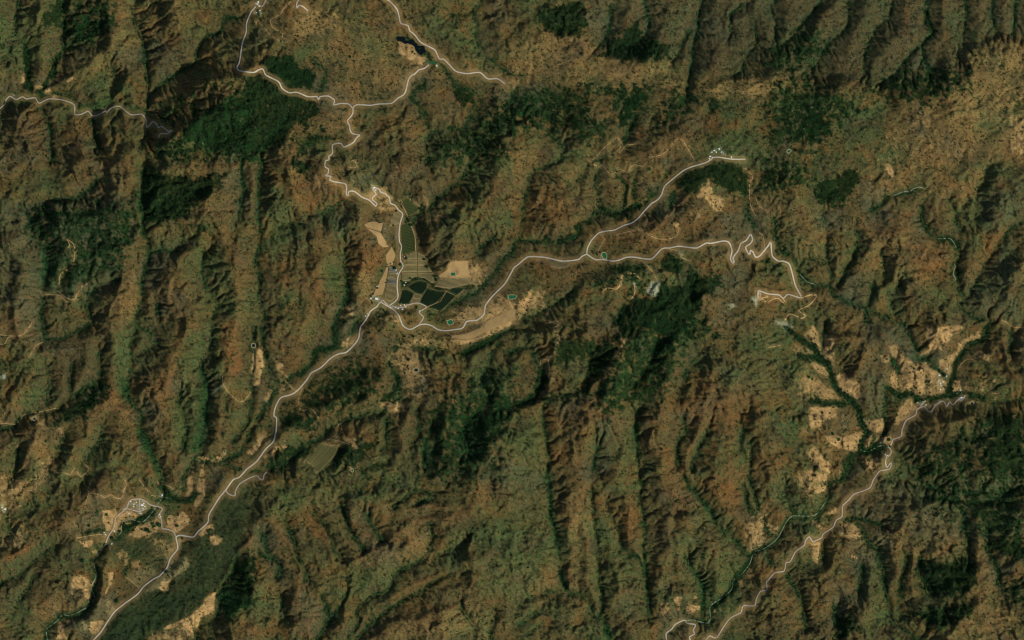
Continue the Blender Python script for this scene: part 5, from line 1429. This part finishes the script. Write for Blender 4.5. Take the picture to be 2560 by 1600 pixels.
TREE_PLACES = [(250, 1290, 'in the western tan fields of the southwestern village'), (320, 1290, 'just below the southwestern village'), (370, 1325, 'in the tan grove south of the southwestern village'), (385, 1310, 'on the east side of the southwestern groves'),
 (445, 1315, 'in the heart shaped tan field'), (520, 1330, 'in the tan field beside the main road bend'), (455, 1380, 'beside the road south of the southwestern junction'), (415, 1430, 'in the grey field east of the southwestern road'), (205, 1400, 'west of the dark river gorge'),
 (290, 1505, 'northwest of the lowest road stretch'), (500, 1535, 'on the long tan clearing at the bottom left'), (220, 1310, 'in the scrub west of the southwestern fields'), (260, 1355, 'beside the stream below the southwestern fields'),
 (1060, 655, 'along the east edge of the ruled crop plots'), (1050, 515, 'beside the upper crop field'), (1000, 660, 'beside the orchard valley road near the plots'), (985, 670, 'behind the farmhouse on the orchard valley road'), (950, 680, 'in the fields west of the orchard valley road'),
 (1020, 700, 'along the hedge above the dark orchards'), (1090, 695, 'at the hedge corner near the green pond'), (1025, 560, 'on the stream by the olive field'), (940, 590, 'in the straw field head'), (1030, 775, 'on the village street below the orchards'), (1150, 765, 'on the mesa slope south of the orchards'),
 (1020, 840, 'at the top of the dry grassland'), (1035, 905, 'in the middle of the dry grassland'), (1000, 870, 'on the west side of the dry grassland'), (1030, 960, 'in the lower dry grassland'), (1175, 860, 'on the mesa rim'), (690, 1125, 'in the small tan field by the main road'), (850, 1150, 'near the vineyard'), (960, 1125, 'southeast of the vineyard'),
 (2180, 1085, 'in the tan field above the river confluence'), (2225, 1100, 'beside the eastern valley road'), (2095, 1100, 'in the tan clearings west of the eastern river'), (2100, 975, 'on the bank of the eastern river'), (2360, 940, 'at the fork of the eastern streams'), (2385, 970, 'east of the eastern village'), (2295, 975, 'on the stream above the eastern village'),
 (2055, 1030, 'in the western tan slope of the eastern valley'), (2030, 900, 'in the upper eastern valley'), (2215, 900, 'in the northern tan patch of the eastern valley'), (2280, 925, 'on the tan slopes north of the village'), (2010, 945, 'on the bare western slope of the eastern valley'), (2035, 1190, 'in the lower tan clearings of the eastern valley'), (2330, 870, 'in the northeastern tan slope'),
 (1620, 425, 'on the ridge road west of the hacienda'), (1570, 570, 'north of the fork road'), (1770, 480, 'in the orange clearing below the hacienda wood'), (1720, 560, 'east of the orange clearing'), (1450, 655, 'by the hairpin approach road'), (1500, 550, 'above the fork road canyon'),
 (1785, 1450, 'in the round stream thicket'), (1870, 1395, 'in the woods beside the lower stream'), (1850, 1480, 'by the round tan field near the lower road'), (1320, 1420, 'on the smooth ridge at the bottom centre'), (1700, 1505, 'between the tan clearings at the bottom'),
 (2030, 1235, 'in the tan patch beside the eastern stream'), (2145, 1345, 'in the dry slope east of the lower valley road'), (2110, 1310, 'on the dry terrace by the valley road'), (2190, 1330, 'on the far dry slope of the lower valley'),
 (790, 60, 'in the fenced northern pasture'), (770, 90, 'at the lower edge of the northern pasture'), (1030, 130, 'on the pale flat below the reservoir'), (870, 140, 'in the middle of the northern plateau'), (800, 140, 'on the western plateau scrub'), (520, 1150, 'on the river spur in the southwest'), (110, 1180, 'in the small clearing in the west'), (560, 1090, 'on the bank of the southwestern river')]
def plant(x, y, d, label, group):
    z = float(gz(x, y)); root = empty('tree', (wx_(x), wy_(y), z), rnd.uniform(0, 6.28))
    r = d*S/2
    c = bpy.data.objects.new('crown', rnd.choice(crowns)); COLL.objects.link(c); c.parent = root; c.scale = (r*rnd.uniform(.92, 1.08), r*rnd.uniform(.92, 1.08), r*rnd.uniform(.75, .95))
    t = bpy.data.objects.new('trunk', trunk); COLL.objects.link(t); t.parent = root; t.scale = (r, r, r*.9)
    tag(root, label, 'tree', group); return root
tl = []
for line in TREES.strip().splitlines():
    a, b = line.split(':'); v = [float(q) for q in b.split()]
    for k in range(0, len(v)-2, 3):
        tl.append((640*int(a[0])+v[k]/K, 400*int(a[1])+v[k+1]/K, v[k+2]))
tb = {}
for x, y, d in tl:
    pl = min(TREE_PLACES, key=lambda p: (p[0]-x)**2+(p[1]-y)**2)[2]
    tb.setdefault((pl, 'small' if d < 5 else ('large' if d >= 8.5 else 'medium')), []).append((x, y, d))
TO = ['westernmost', 'second from west', 'third from west', 'fourth from west', 'fifth from west', 'sixth from west', 'seventh from west']
for (pl, szn), lst in tb.items():
    lst.sort()
    for k, (x, y, d) in enumerate(lst):
        nm = f'{szn} round tree {pl}'
        if len(lst) > 1: nm += ', '+(TO[k] if k < len(lst)-1 else 'easternmost')
        plant(x, y, d, nm, 'lone trees standing in fields and clearings')
# tree belts along the watercourses: (width, spacing, sizes, line, label)
NTH = ['first', 'second', 'third', 'fourth', 'fifth', 'sixth', 'seventh', 'eighth', 'ninth', 'tenth', 'eleventh', 'twelfth', 'thirteenth', 'fourteenth']
left = 300-len(tl)
for wd, spc, (s0, s1), ln, place in BELTS:
    D = densify(parse(ln)[0][1], spc); n = len(D); prev = None
    for q, (x, y) in enumerate(D):
        if left <= 0: break
        left -= 1; d = rnd.uniform(s0, s1); seg = min(2, q*3//n) if n > 6 else -1
        if seg != prev: cnt = 0; prev = seg
        plant(x+rnd.uniform(-wd, wd), y+rnd.uniform(-wd, wd), d, f"{NTH[cnt]} tree down the line in {('upper', 'middle', 'lower')[seg]+' ' if seg >= 0 else ''}{place}", 'trees in the '+place); cnt += 1
# ---------------------------------------------------------------- woods and scrub nobody could count
def scatter_group(name, mat, seed, flatz):
    g = bpy.data.node_groups.new(name, 'GeometryNodeTree')
    g.interface.new_socket('Geometry', in_out='INPUT', socket_type='NodeSocketGeometry'); g.interface.new_socket('Geometry', in_out='OUTPUT', socket_type='NodeSocketGeometry')
    N = g.nodes; L = g.links; gi = N.new('NodeGroupInput'); go = N.new('NodeGroupOutput')
    ico = N.new('GeometryNodeMeshIcoSphere'); ico.inputs['Radius'].default_value = .5; ico.inputs['Subdivisions'].default_value = 2
    tn = N.new('ShaderNodeTexNoise'); tn.inputs['Scale'].default_value = 3.3+seed*.2
    vm = N.new('ShaderNodeVectorMath'); vm.operation = 'SUBTRACT'; vm.inputs[1].default_value = (.5, .5, .5)
    v2 = N.new('ShaderNodeVectorMath'); v2.operation = 'SCALE'; v2.inputs['Scale'].default_value = .9
    sp = N.new('GeometryNodeSetPosition'); L.new(ico.outputs['Mesh'], sp.inputs['Geometry']); L.new(tn.outputs['Color'], vm.inputs[0]); L.new(vm.outputs[0], v2.inputs[0]); L.new(v2.outputs[0], sp.inputs['Offset'])
    tr = N.new('GeometryNodeTransform'); tr.inputs['Translation'].default_value = (0, 0, .45); tr.inputs['Scale'].default_value = (1, 1, flatz); L.new(sp.outputs[0], tr.inputs['Geometry'])
    cy = N.new('GeometryNodeMeshCone'); cy.inputs['Vertices'].default_value = 5; cy.inputs['Radius Top'].default_value = .03; cy.inputs['Radius Bottom'].default_value = .06; cy.inputs['Depth'].default_value = .5
    tc = N.new('GeometryNodeTransform'); tc.inputs['Translation'].default_value = (0, 0, -.15); L.new(cy.outputs['Mesh'], tc.inputs['Geometry'])
    jn = N.new('GeometryNodeJoinGeometry'); L.new(tr.outputs[0], jn.inputs[0]); L.new(tc.outputs[0], jn.inputs[0])
    sm = N.new('GeometryNodeSetMaterial'); sm.inputs['Material'].default_value = mat; L.new(jn.outputs[0], sm.inputs['Geometry'])
    na = N.new('GeometryNodeInputNamedAttribute'); na.data_type = 'FLOAT'; na.inputs['Name'].default_value = 'size'
    rv = N.new('FunctionNodeRandomValue'); rv.data_type = 'FLOAT_VECTOR'; rv.inputs[0].default_value = (0, 0, 0); rv.inputs[1].default_value = (.2, .2, 6.28)
    iop = N.new('GeometryNodeInstanceOnPoints'); L.new(gi.outputs[0], iop.inputs['Points']); L.new(sm.outputs[0], iop.inputs['Instance'])
    L.new(na.outputs['Attribute'], iop.inputs['Scale']); L.new(rv.outputs[0], iop.inputs['Rotation']); L.new(iop.outputs[0], go.inputs[0])
    return g
def scatter(name, X, Y, size, group, label, cat):
    n = len(X); me = bpy.data.meshes.new(name); me.vertices.add(n)
    me.vertices.foreach_set('co', np.stack([wx_(X), wy_(Y), gz(X, Y)], 1).astype(np.float32).ravel())
    a = me.attributes.new('size', 'FLOAT', 'POINT'); a.data.foreach_set('value', size.astype(np.float32)); me.update()
    o = bpy.data.objects.new(name, me); COLL.objects.link(o); md = o.modifiers.new('plants', 'NODES'); md.node_group = group
    return tag(o, label, cat, kind='stuff')
m_pine = material('dark_forest_foliage', srgb(18, 38, 16), .15, .5, random_amt=.45, hue=srgb(34, 48, 22), amt2=.15)
m_scrubf = material('dull_scrub_foliage', srgb(54, 58, 32), .15, .5, random_amt=.4, hue=srgb(26, 50, 24), amt2=.15)
m_rip = material('valley_tree_foliage', srgb(28, 68, 34), .15, .5, random_amt=.35, hue=srgb(44, 76, 38), amt2=.15)
g_pine = scatter_group('forest_scatter', m_pine, 1, .9); g_scrub = scatter_group('scrub_scatter', m_scrubf, 2, .7); g_rip = scatter_group('valley_scatter', m_rip, 3, .85)
block = np.clip(cr*1.6, 0, 1); block = np.maximum(block, np.clip(fm, 0, 1))
for kind, P, z in waters:
    r = raster(P, 3)
    if r: block[r[0]] = np.maximum(block[r[0]], (r[1] > -3).astype(float))
R = np.random.RandomState(99)
def pick(n, prob):
    x = R.uniform(-60, 2620, n); y = R.uniform(-60, 1660, n)
    fx = (x-X0)/STEP; fy = (y-Y0)/STEP
    p = resample(prob, fx, fy)*(1-resample(block, fx, fy))
    k = R.rand(n) < p; return x[k], y[k]
nz = fbm(GX, GY, 9, 3, 301, .7); nz2 = fbm(GX, GY, 30, 3, 311, .6)
forest = np.clip((TREE-.30)/.5, 0, 1)
wetm = np.exp(-(DV/6)**2)*np.clip(.5+nz2*2.4, 0, 1)*(1-BARE*.6)
x, y = pick(520000, forest*np.clip(.55+nz*1.6, 0, 1))
WOODS = [(690, 240, 'dense dark forest on the northwestern slopes'), (450, 480, 'dark forest below the western ridge'), (1500, 280, 'mottled dark woods south of the northern ridge'), (1350, 50, 'dark wood at the top centre'), (1590, 130, 'dark wood on the north facing slope'),
 (1800, 440, 'dark wood below the hacienda'), (1640, 760, 'dense dark forest south of the hairpin road'), (1480, 880, 'dark woods on the central shaded ridge'), (1200, 920, 'brown green woods in the centre'), (2060, 330, 'mottled woods in the northeast'),
 (2200, 180, 'woods under the northeastern ridge'), (2080, 480, 'woods in the eastern highland'), (2480, 1150, 'dark woods on the southeastern hills'), (2380, 1430, 'woods at the bottom right'), (400, 1530, 'dark green wood at the bottom left'), (240, 110, 'green woods at the top left'), (1150, 330, 'woods in the upper centre'), (850, 1180, 'woods around the vineyard')]
wi = np.argmin([(x-a)**2+(y-b)**2 for a, b, _ in WOODS], axis=0)
for k, (a, b, lb) in enumerate(WOODS):
    s_ = wi == k
    if s_.sum() > 20: scatter('forest', x[s_], y[s_], R.uniform(7, 15, s_.sum()), g_pine, lb, 'forest')
x, y = pick(200000, wetm*.8)
scatter('riverside_woodland', x, y, R.uniform(7, 16, len(x)), g_rip, 'bright green trees and bushes lining the valley bottoms', 'woodland')
x, y = pick(700000, np.clip(.13+nz*1.3+nz2*.5, 0, .6)*(1-BARE*.8)*(1-forest*.7))
scatter('scrub', x, y, R.uniform(5, 12, len(x))*(1+.3*(R.rand(len(x)) < .1)), g_scrub, 'dull green scrub covering the dry slopes', 'scrub')
x, y = pick(90000, np.clip(.03+nz*.5+nz2*.6, 0, .5)*np.clip(BARE*1.3+.25, 0, 1))
scatter('bushes', x, y, R.uniform(6, 13, len(x)), g_pine, 'dark bushes dotted over the dry grassland', 'bushes')
print('objects', len(bpy.data.objects))
